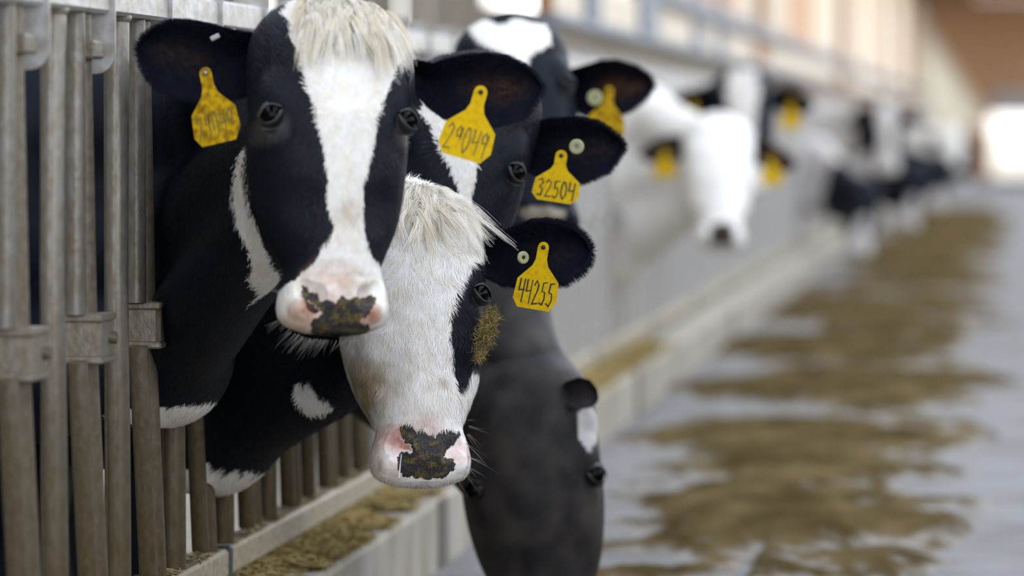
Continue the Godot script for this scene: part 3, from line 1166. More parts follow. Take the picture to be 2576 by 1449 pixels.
func number(word: String, w: float, h: float, ink: float, seed_: int, skip := 0.0) -> Mesh:
	var st := begin()
	st.set_smooth_group(-1)
	var rng := RandomNumberGenerator.new()
	rng.seed = seed_
	var step := w / word.length()
	for n in word.length():
		for line in DIGITS[word[n]]:
			var pts := []
			for k in line.size() / 2:
				pts.append(Vector2(-w * .5 + step * (n + .08) + line[k * 2] * step * 1.35 + (rng.randf() - .5) * step * .06, -(line[k * 2 + 1]) * h * (1.0 + .05 * rng.randf())))
			for k in pts.size() - 1:
				if rng.randf() < skip:
					continue
				var d: Vector2 = (pts[k + 1] - pts[k]).normalized()
				var s := Vector2(-d.y, d.x) * ink * (.8 + .4 * rng.randf())
				var q := [pts[k] - d * ink * .6 - s, pts[k + 1] + d * ink * .6 - s, pts[k + 1] + d * ink * .6 + s, pts[k] - d * ink * .6 + s]
				# a drawn stroke has a little body of its own
				var v := []
				for e in q:
					v.append(Vector3(e.x, e.y, .0))
				var up := Vector3(0, 0, .00025)
				quad(st, v[0] + up, v[3] + up, v[2] + up, v[1] + up)
				for e in 4:
					var f := (e + 1) % 4
					quad(st, v[e], v[e] + up, v[f] + up, v[f])
	st.generate_normals()
	return st.commit()

# a tag hung from (u, v) at depth z; its lower edge is centred on (u2, v2); width in metres
func ear_tag(label: String, u: float, v: float, z: float, u2: float, v2: float, z2: float, width: float, word: String, ink: Material, dirty: bool, yaw := 0.0, skip := 0.0, stud: Material = null) -> Node3D:
	var p := at(u, v, z)
	var q := at(u2, v2, z2)
	var down := (q - p).normalized()
	var front := (cam.basis.z - down * down.dot(cam.basis.z)).normalized()
	front = front.rotated(-down, deg_to_rad(yaw))
	var right := (-down).cross(front).normalized()
	var l := p.distance_to(q)
	var t := thing("ear_tag", label, "ear tag", p, "yellow numbered ear tags")
	t.basis = Basis(right, -down, front)
	var w := width * .5
	var out := PackedVector2Array()
	var nw := w * .25
	for k in 7:
		var a := PI * k / 6.0
		out.append(Vector2(cos(a) * nw, sin(a) * nw))
	for e in [[-.25, -.20], [-.36, -.31], [-.93, -.545], [-1.0, -.86], [-.74, -1.0], [.70, -1.0], [1.0, -.83], [.95, -.53], [.36, -.30], [.25, -.18]]:
		out.append(Vector2(e[0] * w, e[1] * l))
	# the plate bends a little from neck to lower edge
	var plate_ := slab(out, .0016, Vector3.ZERO, Vector3.RIGHT, Vector3.UP)
	obj("plate", plate_, mats.tag_dirty if dirty else mats.tag, t)
	var rv := SphereMesh.new()
	rv.radius = .0042
	rv.height = .0060
	rv.radial_segments = 14
	rv.rings = 8
	var r := obj("rivet", rv, stud if stud else mats.rivet_dark, t)
	r.position = Vector3(0, 0, .0022)
	r.rotation.x = PI / 2
	if word:
		var nm := obj("number", number(word, width * .82, l * .36, width * .016, word.hash() % 1000, skip), ink, t)
		nm.position = Vector3(0, -l * .545, .0009)
	return t

func button_tag(label: String, u: float, v: float, z: float, px: float, yaw: float, core: Material) -> void:
	var p := at(u, v, z)
	var t := thing("button_tag", label, "ear tag", p, "round cream button tags")
	t.basis = cam.basis * Basis(Vector3.UP, deg_to_rad(yaw))
	var r := px * z / F
	var st := begin()
	st.set_smooth_group(-1)
	var prof := [Vector2(.30, .003), Vector2(.42, .0045), Vector2(.85, .0045), Vector2(1.0, .003), Vector2(1.0, 0.0)]
	for k in 24:
		var a := TAU * k / 24
		var b := TAU * (k + 1) / 24
		for n in prof.size() - 1:
			var e: Vector2 = prof[n]
			var f: Vector2 = prof[n + 1]
			quad(st, Vector3(cos(a) * e.x * r, sin(a) * e.x * r, e.y), Vector3(cos(b) * e.x * r, sin(b) * e.x * r, e.y), Vector3(cos(b) * f.x * r, sin(b) * f.x * r, f.y), Vector3(cos(a) * f.x * r, sin(a) * f.x * r, f.y))
	st.generate_normals()
	obj("disc", st.commit(), mats.button, t)
	var cm := CylinderMesh.new()
	cm.top_radius = r * .38
	cm.bottom_radius = r * .38
	cm.height = .003
	var o := obj("stud", cm, core, t)
	o.rotation.x = PI / 2
	o.position.z = .0015

# ---------------- coat markings, as outlines on each animal's own face (x across, y up the face, metres)
func marks_one(c: Herd) -> void:
	c.mark(PackedFloat32Array([-0.0869, 0.1688, -0.0756, 0.1505, -0.0781, 0.1220, -0.0673, 0.0990, -0.0624, 0.0674, -0.0569, 0.0332, -0.0470, 0.0109, -0.0441, -0.0083, -0.0393, -0.0326, -0.0330, -0.0586, -0.0308, -0.0836, -0.0275, -0.1029, -0.0268, -0.1301, -0.0251, -0.1446, -0.0197, -0.1735, -0.0144, -0.1874, -0.0222, -0.2033, -0.0345, -0.2233, -0.0423, -0.2432, -0.0578, -0.2561, -0.0683, -0.2666, -0.0861, -0.2774, -0.1058, -0.2965, -0.1107, -0.3408, -0.0923, -0.3920, 0.0141, -0.3951, 0.0919, -0.3789, 0.1104, -0.3208, 0.0954, -0.2707, 0.0697, -0.2360, 0.0638, -0.2359, 0.0516, -0.2284, 0.0457, -0.2135, 0.0367, -0.1907, 0.0351, -0.1702, 0.0336, -0.1360, 0.0331, -0.1124, 0.0418, -0.0865, 0.0491, -0.0542, 0.0539, -0.0297, 0.0555, -0.0079, 0.0624, 0.0129, 0.0738, 0.0346, 0.0864, 0.0632, 0.0927, 0.0828, 0.1058, 0.0970, 0.0988, 0.1181, 0.1043, 0.1336, 0.1230, 0.1563, 0.1127, 0.1768, 0.0937, 0.1966, 0.0787, 0.2439, -0.0443, 0.2485]), 1, -0.14)
	c.mark(PackedFloat32Array([-0.0957, 0.0077, -0.0984, -0.0037, -0.0975, -0.0319, -0.0969, -0.0775, -0.0938, -0.1123, -0.0845, -0.1338, -0.0705, -0.1574, -0.0577, -0.1773, -0.0599, -0.1855, -0.0431, -0.1959, -0.0289, -0.2046, -0.0401, -0.2173, -0.0051, -0.1934, 0.0012, -0.1856, -0.0259, -0.1751, -0.0501, -0.1573, -0.0665, -0.1361, -0.0820, -0.1049, -0.0888, -0.0770, -0.0913, -0.0431, -0.0932, -0.0127, -0.0933, 0.0013]), 1, -0.70, -0.17)
	c.mark(PackedFloat32Array([-0.0601, -0.2789, -0.0508, -0.2808, -0.0504, -0.2901, -0.0357, -0.2909, -0.0327, -0.3053, -0.0241, -0.3050, -0.0091, -0.3090, -0.0017, -0.2988, 0.0125, -0.3029, 0.0231, -0.2986, 0.0395, -0.2974, 0.0486, -0.2901, 0.0619, -0.2922, 0.0590, -0.3065, 0.0544, -0.3112, 0.0455, -0.3202, 0.0385, -0.3295, 0.0352, -0.3364, 0.0417, -0.3370, 0.0521, -0.3378, 0.0597, -0.3415, 0.0618, -0.3447, 0.0451, -0.3576, -0.0210, -0.3576, -0.0391, -0.3475, -0.0452, -0.3389, -0.0433, -0.3327, -0.0352, -0.3301, -0.0282, -0.3272, -0.0327, -0.3214, -0.0394, -0.3136, -0.0452, -0.3079, -0.0494, -0.3033, -0.0582, -0.3039, -0.0629, -0.2971]), 2, -0.05)
	c.mark(PackedFloat32Array([-0.0561, -0.3017, -0.0471, -0.3080, -0.0395, -0.3149, -0.0337, -0.3225, -0.0382, -0.3266, -0.0458, -0.3247, -0.0542, -0.3178]), 5, -0.05)
	c.mark(PackedFloat32Array([0.0563, -0.3099, 0.0489, -0.3207, 0.0415, -0.3298, 0.0389, -0.3271, 0.0455, -0.3190]), 5, -0.05)
	c.tints.append([-0.0582, -0.3154, .024, Color(.26, .10, .05), .95])
	c.tints.append([0.0528, -0.3240, .024, Color(.34, .14, .08), .95])
	c.tints.append([0.0385, -0.3329, .014, Color(.38, .17, .12), .95])
	c.tints.append([-0.0138, -0.2847, .062, Color(.42, .24, .16), .62])
	c.tints.append([0.0292, -0.2782, .040, Color(.30, .22, .15), .5])
	c.tints.append([-0.0562, -0.3312, .036, Color(.52, .30, .19), .75])
	c.tints.append([0.0070, -0.1614, .030, Color(.45, .36, .25), .6])
	c.tints.append([-0.1072, -0.0211, .030, Color(.09, .085, .085), .7])
	c.tints.append([0.1128, -0.0271, .028, Color(.09, .07, .075), .6])
func marks_two(c: Herd) -> void:
	c.mark(PackedFloat32Array([0.1487, 0.0838, 0.1340, 0.0803, 0.1148, 0.0696, 0.1001, 0.0584, 0.0896, 0.0459, 0.0814, 0.0299, 0.0745, 0.0181, 0.0673, 0.0045, 0.0610, -0.0074, 0.0522, -0.0288, 0.0470, -0.0489, 0.0474, -0.0641, 0.0486, -0.0879, 0.0534, -0.1337, 0.0557, -0.1677, 0.0586, -0.1805, 0.0726, -0.1769, 0.0841, -0.1622, 0.0960, -0.1399, 0.1347, -0.1311, 0.1684, -0.0770, 0.1670, 0.0368]), 0, -0.13)
	c.mark(PackedFloat32Array([-0.0508, -0.2486, -0.0462, -0.2440, -0.0396, -0.2433, -0.0316, -0.2469, -0.0240, -0.2480, -0.0228, -0.2581, -0.0151, -0.2598, -0.0107, -0.2569, -0.0049, -0.2577, -0.0022, -0.2650, 0.0021, -0.2700, 0.0096, -0.2648, 0.0137, -0.2729, 0.0185, -0.2647, 0.0239, -0.2609, 0.0398, -0.2547, 0.0548, -0.2558, 0.0649, -0.2568, 0.0670, -0.2633, 0.0546, -0.2788, 0.0408, -0.2892, 0.0352, -0.2981, 0.0319, -0.3069, 0.0429, -0.3063, 0.0508, -0.3092, 0.0538, -0.3198, 0.0505, -0.3294, 0.0443, -0.3341, 0.0329, -0.3416, -0.0065, -0.3430, -0.0402, -0.3380, -0.0523, -0.3264, -0.0534, -0.3126, -0.0533, -0.3034, -0.0455, -0.2943, -0.0375, -0.2951, -0.0284, -0.3003, -0.0257, -0.2948, -0.0300, -0.2870, -0.0385, -0.2805, -0.0472, -0.2705]), 2, -0.05)
	c.mark(PackedFloat32Array([-0.0499, -0.2753, -0.0442, -0.2775, -0.0304, -0.2882, -0.0279, -0.2955, -0.0351, -0.2927, -0.0457, -0.2889]), 3, -0.05)
	c.tints.append([-0.0534, -0.2695, .040, Color(.58, .26, .22), .85])
	c.tints.append([0.0588, -0.2931, .030, Color(.58, .28, .22), .85])
	c.tints.append([0.0040, -0.2519, .038, Color(.52, .33, .25), .8])
	c.tints.append([-0.0638, -0.3128, .035, Color(.60, .38, .30), .5])
	c.tints.append([-0.1079, -0.1601, .045, Color(.32, .23, .12), .9])
	c.tints.append([-0.0859, -0.1641, .050, Color(.42, .33, .21), .75])
	c.tints.append([-0.0925, -0.1987, .030, Color(.36, .28, .17), .7])
	c.tints.append([-0.1203, -0.1217, .030, Color(.42, .34, .22), .6])
	c.tints.append([0.0317, -0.1669, .014, Color(.45, .36, .22), .6])
func marks_three(c: Herd) -> void:
	c.mark(PackedFloat32Array([-0.0977, 0.0977, -0.0590, 0.0837, -0.0302, 0.0617, 0.0029, 0.0377, 0.0285, 0.0125, 0.0398, -0.0080, 0.0417, -0.0309, 0.0431, -0.0614, 0.0467, -0.0911, 0.0360, -0.0943, 0.0126, -0.0622, -0.0111, -0.0292, -0.0387, 0.0038, -0.0631, 0.0387, -0.0876, 0.0587]), 1, -0.02)
func marks_four(c: Herd) -> void:
	c.mark(PackedFloat32Array([-0.0862, 0.1965, -0.0600, 0.2022, -0.0391, 0.1921, -0.0208, 0.1645, 0.0018, 0.1647, 0.0267, 0.1796, 0.0468, 0.1647, 0.0628, 0.1516, 0.0871, 0.1514, 0.0947, 0.1201, 0.0923, 0.0943, 0.0735, 0.0789, 0.0499, 0.0715, 0.0334, 0.0529, 0.0262, 0.0304, 0.0098, 0.0454, -0.0051, 0.0641, -0.0287, 0.0855, -0.0570, 0.1050, -0.0755, 0.1310, -0.0840, 0.1768]), 1, -0.05)
	c.mark(PackedFloat32Array([-0.0387, -0.2884, 0.0088, -0.2966, 0.0611, -0.3031, 0.0608, -0.3219, 0.0353, -0.3255, 0.0051, -0.3200, -0.0348, -0.3193]), 6, -0.05)

# ---------------------------------------------------------------- each cow in her place
const STALL := {"one": 9.812, "two": 10.400, "three": 11.030, "five": 11.660, "four": 12.920}

func one() -> Herd:
	var c := Herd.new(11)
	c.place(head_at(838, 307, 8.98, 14, 10, -2))
	carcass(c, STALL.one, 1.06, .63, .100, .096)
	trunk(c, STALL.one)
	return c

func two() -> Herd:
	var c := Herd.new(12)
	c.place(head_at(1046, 748, 9.9, 12, 12, -.5), .98)
	carcass(c, STALL.two, .80, .485, .100, .110)
	trunk(c, STALL.two)
	return c

func three() -> Herd:
	var c := Herd.new(13)
	c.place(head_at(1155, 405, 10.5, 0, 8, -14))
	carcass(c, STALL.three, 1.06, .72, .100, .105)
	trunk(c, STALL.three)
	return c

func four() -> Herd:
	var c := Herd.new(14)
	c.place(head_at(1302, 245, 12.4, 0, 22, 9))
	carcass(c, STALL.four, 1.08, .75, .100, .105)
	trunk(c, STALL.four)
	return c

func five() -> Herd:
	var c := Herd.new(15)
	c.place(head_at(1340, 1200, 11.3, 4, -6, 7), 1.12)
	carcass(c, STALL.five, 1.10, .68, .14, .14)
	c.black = Color(.019, .018, .020)
	c.bone(at(1285, 930, 11.40), at(1215, 735, 11.50), .11, .115)
	c.bone(at(1215, 735, 11.50), Vector3(FENCE, 1.02, -STALL.five), .115, .14)
	trunk(c, STALL.five)
	return c

func herd() -> void:
	cow_one()
	cow_two()
	cow_three()
	cow_four()
	cow_five()
	far_cows()

func joined(a: Array, b: Array) -> Array:
	var n: int = a[0].size()
	var p: PackedVector3Array = a[0]
	var q: PackedVector3Array = a[1]
	var r: PackedInt32Array = a[2]
	p.append_array(b[0])
	q.append_array(b[1])
	for k in b[2]:
		r.append(k + n)
	return [p, q, r]

# the whole animal: fine in front of the fence, coarse behind it
func body_of(c: Herd, stall: float, h: float, coarse := .022) -> Array:
	var o := c.xf.origin
	var into := o + c.xf.basis * Vector3(0, 0, -.05)
	var front := c.skin(Vector3(-1.62, -.02, -stall - .45), Vector3(o.x + .32, 1.45, o.z + .40), h * 2.2, into)
	var face := c.skin(o - Vector3(.24, .44, .30), o + Vector3(.26, .30, .30), h, into)
	var nose_at := c.xf * Vector3(0, -.305, .045)
	var nose := c.skin(nose_at - Vector3(.12, .09, .10), nose_at + Vector3(.12, .075, .12), h * .45, c.xf * Vector3(0, -.30, .0)) if h < .005 else []
	var rear := c.skin(Vector3(-4.1, -.06, -stall - .5), Vector3(-1.58, 1.45, -stall + .55), coarse, Vector3(FENCE - .5, .9, -stall))
	# the coarse neck gives way to the fine face well inside the face's box
	var keep := PackedInt32Array()
	var lo := o - Vector3(.22, .42, .28)
	var box := AABB(lo, o + Vector3(.24, .28, .28) - lo)
	for k in front[2].size() / 3:
		if not box.has_point(front[0][front[2][k * 3]]) or not box.has_point(front[0][front[2][k * 3 + 1]]) or not box.has_point(front[0][front[2][k * 3 + 2]]):
			keep.append_array(PackedInt32Array([front[2][k * 3], front[2][k * 3 + 1], front[2][k * 3 + 2]]))
	front[2] = keep
	if nose.size():
		keep = PackedInt32Array()
		box = AABB(nose_at - Vector3(.105, .075, .085), Vector3(.21, .135, .19))
		for k in face[2].size() / 3:
			if not box.has_point(face[0][face[2][k * 3]]) or not box.has_point(face[0][face[2][k * 3 + 1]]) or not box.has_point(face[0][face[2][k * 3 + 2]]):
				keep.append_array(PackedInt32Array([face[2][k * 3], face[2][k * 3 + 1], face[2][k * 3 + 2]]))
		face[2] = keep
		return [joined(joined(front, face), nose), rear]
	return [joined(front, face), rear]

func cow_thing(label: String) -> Node3D:
	return thing("cow", label, "cow", Vector3.ZERO, "dairy cows at the feed fence")

func finish(c: Herd, t: Node3D, parts: Array) -> void:
	obj("body", skin_mesh(c, joined(parts[0].duplicate(), parts[1])), mats.hide, t)

func mirrored_ear(line: Array, u0: float, v0: float, roll: float) -> Array:
	var out := []
	var ax := Vector2(cos(roll), -sin(roll))
	for p in line:
		var d: Vector2 = p - Vector2(u0, v0)
		out.append(p - ax * 2.0 * d.dot(ax))
	return out

func v2(a: Array) -> Array:
	var out := []
	for i in a.size() / 2:
		out.append(Vector2(a[i * 2], a[i * 2 + 1]))
	return out

func cow_one() -> void:
	var c := one()
	marks_one(c)
	var t := cow_thing("largest and nearest cow, black face with a white blaze, looking at the camera")
	c.spots.append([at(60, 55, 8.55) + Vector3(-.1, .06, -1.0), Vector3(.35, .10, .5), 1])
	c.spots.append([Vector3(FENCE + .05, .530, -9.80), Vector3(.14, .026, .14), 1])
	var parts := body_of(c, STALL.one, .0040)
	finish(c, t, parts)
	coat_hair(c, t, parts[0], 210000.0, .010, .00055)
	forelock(c, t, 190, -.055, .085, .125, .205, .052, .5, 21)
	chin_hair(c, t, [[705, 800, 680, 815, 12], [715, 835, 692, 862, 30], [760, 856, 742, 892, 36], [830, 860, 822, 888, 30], [900, 858, 902, 876, 12], [960, 840, 970, 856, 10], [705, 722, 745, 700, 5], [700, 735, 660, 720, 4]], 8.92, 22)
	for s in [-1, 1]:
		eye(c, t, s)
	ear(c, t, v2([660, 110, 640, 86, 590, 78, 545, 66, 480, 53, 430, 53, 390, 70, 360, 95, 348, 118]), v2([672, 225, 640, 238, 560, 252, 500, 256, 450, 242, 400, 224, 372, 195, 355, 160, 348, 118]), 9.02, .06, .3, 900, 1)
	ear(c, t, v2([1040, 150, 1086, 162, 1114, 152, 1166, 140, 1224, 136, 1276, 145, 1321, 166, 1348, 193, 1364, 222]), v2([1045, 235, 1076, 268, 1114, 297, 1190, 311, 1235, 317, 1276, 307, 1321, 293, 1345, 262, 1364, 222]), 9.02, .06, .6, 900, 2)
	var clip := obj("ear_clip", box_mesh(Vector3(-.008, -.004, -.002), Vector3(.008, .004, .002), .0015), mats.rivet, t)
	clip.position = at(541, 94, 8.985)
	clip.rotation.z = .45
	ear_tag("dirty yellow ear tag in the fence-side ear of the largest cow, digits mostly worn off", 517, 184, 8.99, 553, 360, 8.97, .079, "29049", mats.ink_faint, true, -8, .12, mats.rivet)
	ear_tag("yellow ear tag with faint 29049 in the aisle-side ear of the largest cow", 1209, 232, 8.97, 1161, 398, 8.95, .088, "29049", mats.ink_faint, false, 6, .03)

func cow_two() -> void:
	var c := two()
	c.mark(PackedFloat32Array([-.22, -.42, .22, -.42, .22, .32, -.22, .32]), 1, -.125)
	marks_two(c)
	var t := cow_thing("white-faced cow with a black eye patch, standing lower, right of the largest cow's muzzle")
	c.whorl = Vector3(0, .17, .09)
	c.shag = .7
	c.white = Color(.92, .905, .90)
	c.spots.append([at(775, 985, 10.14), Vector3(.022, .026, .12), 1])
	c.spots.append([at(800, 1018, 10.12), Vector3(.034, .018, .12), 1])
	c.spots.append([at(548, 1200, 10.42), Vector3(.10, .050, .16), 1])
	var parts := body_of(c, STALL.two, .0040)
	finish(c, t, parts)
	coat_hair(c, t, parts[0], 230000.0, .018, .00048, .28, .85)
	forelock(c, t, 210, -.075, .070, .135, .215, .056, 1.2, 23)
	chin_hair(c, t, [[1173, 1066, 1206, 1054, 3], [1175, 1082, 1228, 1081, 3], [1175, 1100, 1214, 1128, 4], [1174, 1118, 1226, 1156, 4], [1175, 1150, 1236, 1172, 5], [1172, 1172, 1212, 1200, 4], [1168, 1190, 1200, 1234, 4], [1150, 1205, 1160, 1240, 40], [1090, 1212, 1092, 1242, 70], [1030, 1208, 1026, 1238, 70], [970, 1190, 955, 1215, 30], [940, 1165, 925, 1180, 9]], 9.80, 24)
	cheek_feed(c, t)
	for s in [-1, 1]:
		eye(c, t, s)
	var up := v2([1215, 610, 1245, 592, 1283, 576, 1329, 558, 1362, 555, 1402, 561, 1442, 576, 1471, 603, 1484, 632])
	var lo := v2([1215, 690, 1235, 700, 1259, 712, 1309, 716, 1360, 718, 1415, 709, 1458, 682, 1476, 656, 1484, 632])
	ear(c, t, up, lo, 9.96, .05, .2, 1500, 3, .013)
	ear(c, t, mirrored_ear(up, 1062, 640, 0), mirrored_ear(lo, 1062, 640, 0), 9.99, .05, .3, 0, 4)
	ear_tag("yellow ear tag reading 44255 in the ear of the white-faced cow", 1367, 622, 9.93, 1341, 778, 9.92, .079, "44255", mats.ink_dark, false, 0, 0.0)
	button_tag("cream button tag in the ear of the white-faced cow, half hidden by hair", 1315, 648, 9.94, 16, 30, mats.rivet_dark)

func cow_three() -> void:
	var c := three()
	marks_three(c)
	var t := cow_thing("black-faced cow with a narrow blaze, between the largest cow's ear and the white-faced cow")
	var parts := body_of(c, STALL.three, .006)
	finish(c, t, parts)
	coat_hair(c, t, parts[0], 60000.0, .011, .0009)
	for s in [-1, 1]:
		eye(c, t, s)
	var up := v2([1285, 330, 1331, 311, 1379, 300, 1448, 297, 1500, 307, 1538, 331, 1560, 352, 1569, 370])
	var lo := v2([1290, 395, 1310, 420, 1348, 440, 1400, 455, 1445, 462, 1483, 452, 1531, 428, 1569, 370])
	ear(c, t, up, lo, 10.55, .06, .3, 1200, 5, .009)
	ear(c, t, mirrored_ear(up, 1165, 330, -.2), mirrored_ear(lo, 1165, 330, -.2), 10.6, .05, .3, 0, 6)
	ear_tag("yellow ear tag reading 32504 in the ear of the narrow-blazed cow", 1412, 392, 10.51, 1394, 508, 10.49, .090, "32504", mats.ink_dark, false, 0, 0.0)
	button_tag("cream button tag above the tag reading 32504", 1451, 369, 10.50, 19, -15, mats.rivet)

func cow_four() -> void:
	var c := four()
	marks_four(c)
	var t := cow_thing("blurred cow with black poll and white forehead, standing behind the narrow-blazed cow")
	var parts := body_of(c, STALL.four, .009)
	finish(c, t, parts)
	for s in [-1, 1]:
		eye(c, t, s)
	var up := v2([1415, 180, 1466, 166, 1510, 153, 1552, 153, 1604, 169, 1638, 193, 1643, 220])
	var lo := v2([1425, 250, 1450, 282, 1490, 300, 1540, 300, 1586, 278, 1621, 252, 1643, 220])
	ear(c, t, up, lo, 12.45, .06, 1.2, 500, 7)
	ear(c, t, mirrored_ear(up, 1290, 200, .157), mirrored_ear(lo, 1290, 200, .157), 12.5, .05, .3, 0, 8)
	ear_tag("blurred yellow ear tag partly hidden behind the ear with tag 32504", 1533, 228, 12.41, 1518, 355, 12.39, .086, "", mats.ink_faint, true, 0, 0.0)
	button_tag("blurred cream button tag beside the partly hidden yellow tag", 1496, 246, 12.40, 19, 10, mats.button_core)

func cow_five() -> void:
	var c := five()
	c.dirt = .35
	c.white = Color(.46, .45, .46)
	c.spots.append([at(1484, 1070, 11.25), Vector3(.024, .048, .10), 1])
	var t := cow_thing("dusty black cow with her head lowered to the feed, below tag 44255")
	var parts := body_of(c, STALL.five, .009)
	finish(c, t, parts)
	for s in [-1, 1]:
		eye(c, t, s)
	c.black = Color(.042, .039, .041)
	var up := v2([1400, 985, 1422, 960, 1455, 948, 1485, 955, 1503, 980, 1506, 1003])
	var lo := v2([1400, 1000, 1422, 1020, 1455, 1029, 1482, 1027, 1500, 1016, 1506, 1003])
	ear(c, t, up, lo, 11.20, .05, .2, 0, 9)
	ear(c, t, mirrored_ear(up, 1343, 1000, 0), mirrored_ear(lo, 1343, 1000, 0), 11.35, .05, .2, 0, 10)

# short coat on the part of the animal that stands before the fence
func coat_hair(c: Herd, t: Node3D, a: Array, density: float, l: float, w: float, lift := .20, curl := .3) -> void:
	var region := func(q: Vector3, p: Vector3) -> float:
		if p.x < FENCE + .02:
			return 0.0
		if q.z < -.30:
			return 1.2 if c.rng.randf() < .4 else 0.0
		if q.y < -.262 and absf(q.x) < .078 and q.z > .012:
			return 0.0
		var e := Vector3(absf(q.x) - .110, q.y, q.z - .045).length()
		if e < .022:
			return 0.0
		if q.y < -.22:
			return .55
		return clampf((e - .02) * 30.0, .35, 1.0) * (1.0 + .5 * smoothstep(.06, .16, q.y))
	var h := obj("short_coat", c.hair(a, density, l, w, region, lift, curl), mats.fluff, t)
	tag(h, "", "", "", "stuff")

# longer locks that hang from the poll over the forehead
func forelock(c: Herd, t: Node3D, locks: int, x0: float, x1: float, y0: float, y1: float, l: float, wild: float, seed_: int) -> void:
	var rng := RandomNumberGenerator.new()
	rng.seed = seed_
	var vs := PackedVector3Array()
	var ns := PackedVector3Array()
	var cs := PackedColorArray()
	var ix := PackedInt32Array()
	for n in locks:
		var x := lerpf(x0, x1, rng.randf())
		var y := lerpf(y0, y1, pow(rng.randf(), .8))
		var zz := .12
		while c.head(Vector3(x, y, zz)) > 0.0 and zz > -.12:
			zz -= .004
		var dir := Vector3(x * 5.0 + (rng.randf() - .5) * wild, .15 + .3 * rng.randf(), .55 + .3 * rng.randf()).normalized()
		var bend := Vector3((rng.randf() - .5) * wild * 1.2 + x * 2.0, -1.25 - .2 * rng.randf(), -.38)
		var len := l * (.55 + .75 * rng.randf())
		var col := c.white.lerp(c.cream, .3 + .7 * rng.randf()) * (.74 + .34 * rng.randf())
		for m in 34:
			var o := Vector3(x + (rng.randf() - .5) * .008, y + (rng.randf() - .5) * .007, zz + .002)
			var d := (dir + Vector3(rng.randf() - .5, rng.randf() - .5, rng.randf() - .5) * .20).normalized()
			var ll := len * (.7 + .4 * rng.randf())
			var k := vs.size()
			var w := .00055
			var cc: Color = col * (.9 + .2 * rng.randf())
			cc.a = 1.0
			for i in 6:
				var u := i / 5.0
				var q := o + d * (ll * u) + bend * (ll * u * u) + Vector3(sin(u * 5.0 + n) * .003 * wild, 0, 0)
				var f := c.head(q)
				if f < .003:
					q.z += .004 - f
				var p := c.xf * q
				var side := c.xf.basis.x * w * (1.0 - .8 * u)
				vs.append(p - side)
				vs.append(p + side)
				var nn := (c.xf.basis * Vector3((rng.randf() - .5) * .5 + d.x * .3, .25, 1)).normalized()
				ns.append(nn)
				ns.append(nn)
				cs.append(cc)
				cs.append(cc)
				if i:
					var g := k + i * 2
					ix.append_array(PackedInt32Array([g - 2, g - 1, g, g - 1, g + 1, g]))
	var h := obj("forelock", Herd.made(vs, ns, cs, ix), mats.fluff, t)
	tag(h, "", "", "", "stuff")

# bristles of muzzle and chin: bundles from one pixel to another at their own depth
func chin_hair(c: Herd, t: Node3D, bundles: Array, z: float, seed_: int) -> void:
	var rng := RandomNumberGenerator.new()
	rng.seed = seed_
	var vs := PackedVector3Array()
	var ns := PackedVector3Array()
	var cs := PackedColorArray()
	var ix := PackedInt32Array()
	for i in bundles.size():
		var b: Array = bundles[i]
		var e: Array = bundles[mini(i + 1, bundles.size() - 1)]
		for n in b[4]:
			var u := rng.randf() if b[4] >= 8 and e[4] >= 8 else 0.0
			var j := Vector2((rng.randf() - .5) * 8.0, (rng.randf() - .5) * 6.0)
			var p := at(lerpf(b[0], e[0], u) + j.x, lerpf(b[1], e[1], u) + j.y, z)
			var look := -cam.basis.z
			for k in 60:
				if c.field(p) < .001:
					break
				p += look * .004
			var q := at(lerpf(b[2], e[2], u) + j.x + (rng.randf() - .5) * 34.0, lerpf(b[3], e[3], u) + j.y + (rng.randf() - .5) * 14.0, -p.z - .02)
			var d := q - p
			hair_blade(vs, ns, cs, ix, p, d.normalized(), -look, d.length() * (.35 + .85 * rng.randf()), .00020, Color(.56, .54, .50) * (.35 + .5 * rng.randf()), .25 * (rng.randf() - .2), rng, 5)
	var h := obj("whiskers", Herd.made(vs, ns, cs, ix), mats.fluff, t)
	tag(h, "", "", "", "stuff")

func cheek_feed(c: Herd, t: Node3D) -> void:
	var rng := RandomNumberGenerator.new()
	rng.seed = 88
	var vs := PackedVector3Array()
	var ns := PackedVector3Array()
	var cs := PackedColorArray()
	var ix := PackedInt32Array()
	for n in 3000:
		var s := rng.randf()
		var u := 1240.0 - 38.0 * s + (10.0 + 22.0 * sin(PI * pow(s, .9))) * (rng.randf() + rng.randf() - 1.0)
		var v := 772.0 + 135.0 * s
		var p := at(u, v, 9.82 + .07 * rng.randf())
		var a := rng.randf() * TAU
		var d := Vector3(cos(a), sin(a), (rng.randf() - .5)).normalized()
		if c.noise.get_noise_3dv(p * .25) < -.12:
			continue
		var col := Color(.05, .04, .012).lerp(Color(.46, .33, .09), pow(rng.randf(), 2.6) * smoothstep(.0, .35, s + .15))
		hair_blade(vs, ns, cs, ix, p, d, cam.basis.z, .004 + .010 * rng.randf(), .0005, col, .1, rng, 2)
	var h := obj("stuck_feed", Herd.made(vs, ns, cs, ix), mats.fluff, t)
	tag(h, "yellow chewed feed stuck to the cheek below the eye", "", "", "stuff")
	var sp := touch(c, 1010, 1142)
	obj("saliva_strand", tube_mesh([sp, at(1007, 1165, -sp.z - .012), at(1004, 1202, -sp.z - .012)], [.0012, .0010, .0022], 8), mats.saliva, t)

func pix(p: Vector3) -> Vector2:
	var q := cam.basis.inverse() * (p - EYE)
	return Vector2(1288.0 + q.x / -q.z * F, 724.5 - q.y / -q.z * F)

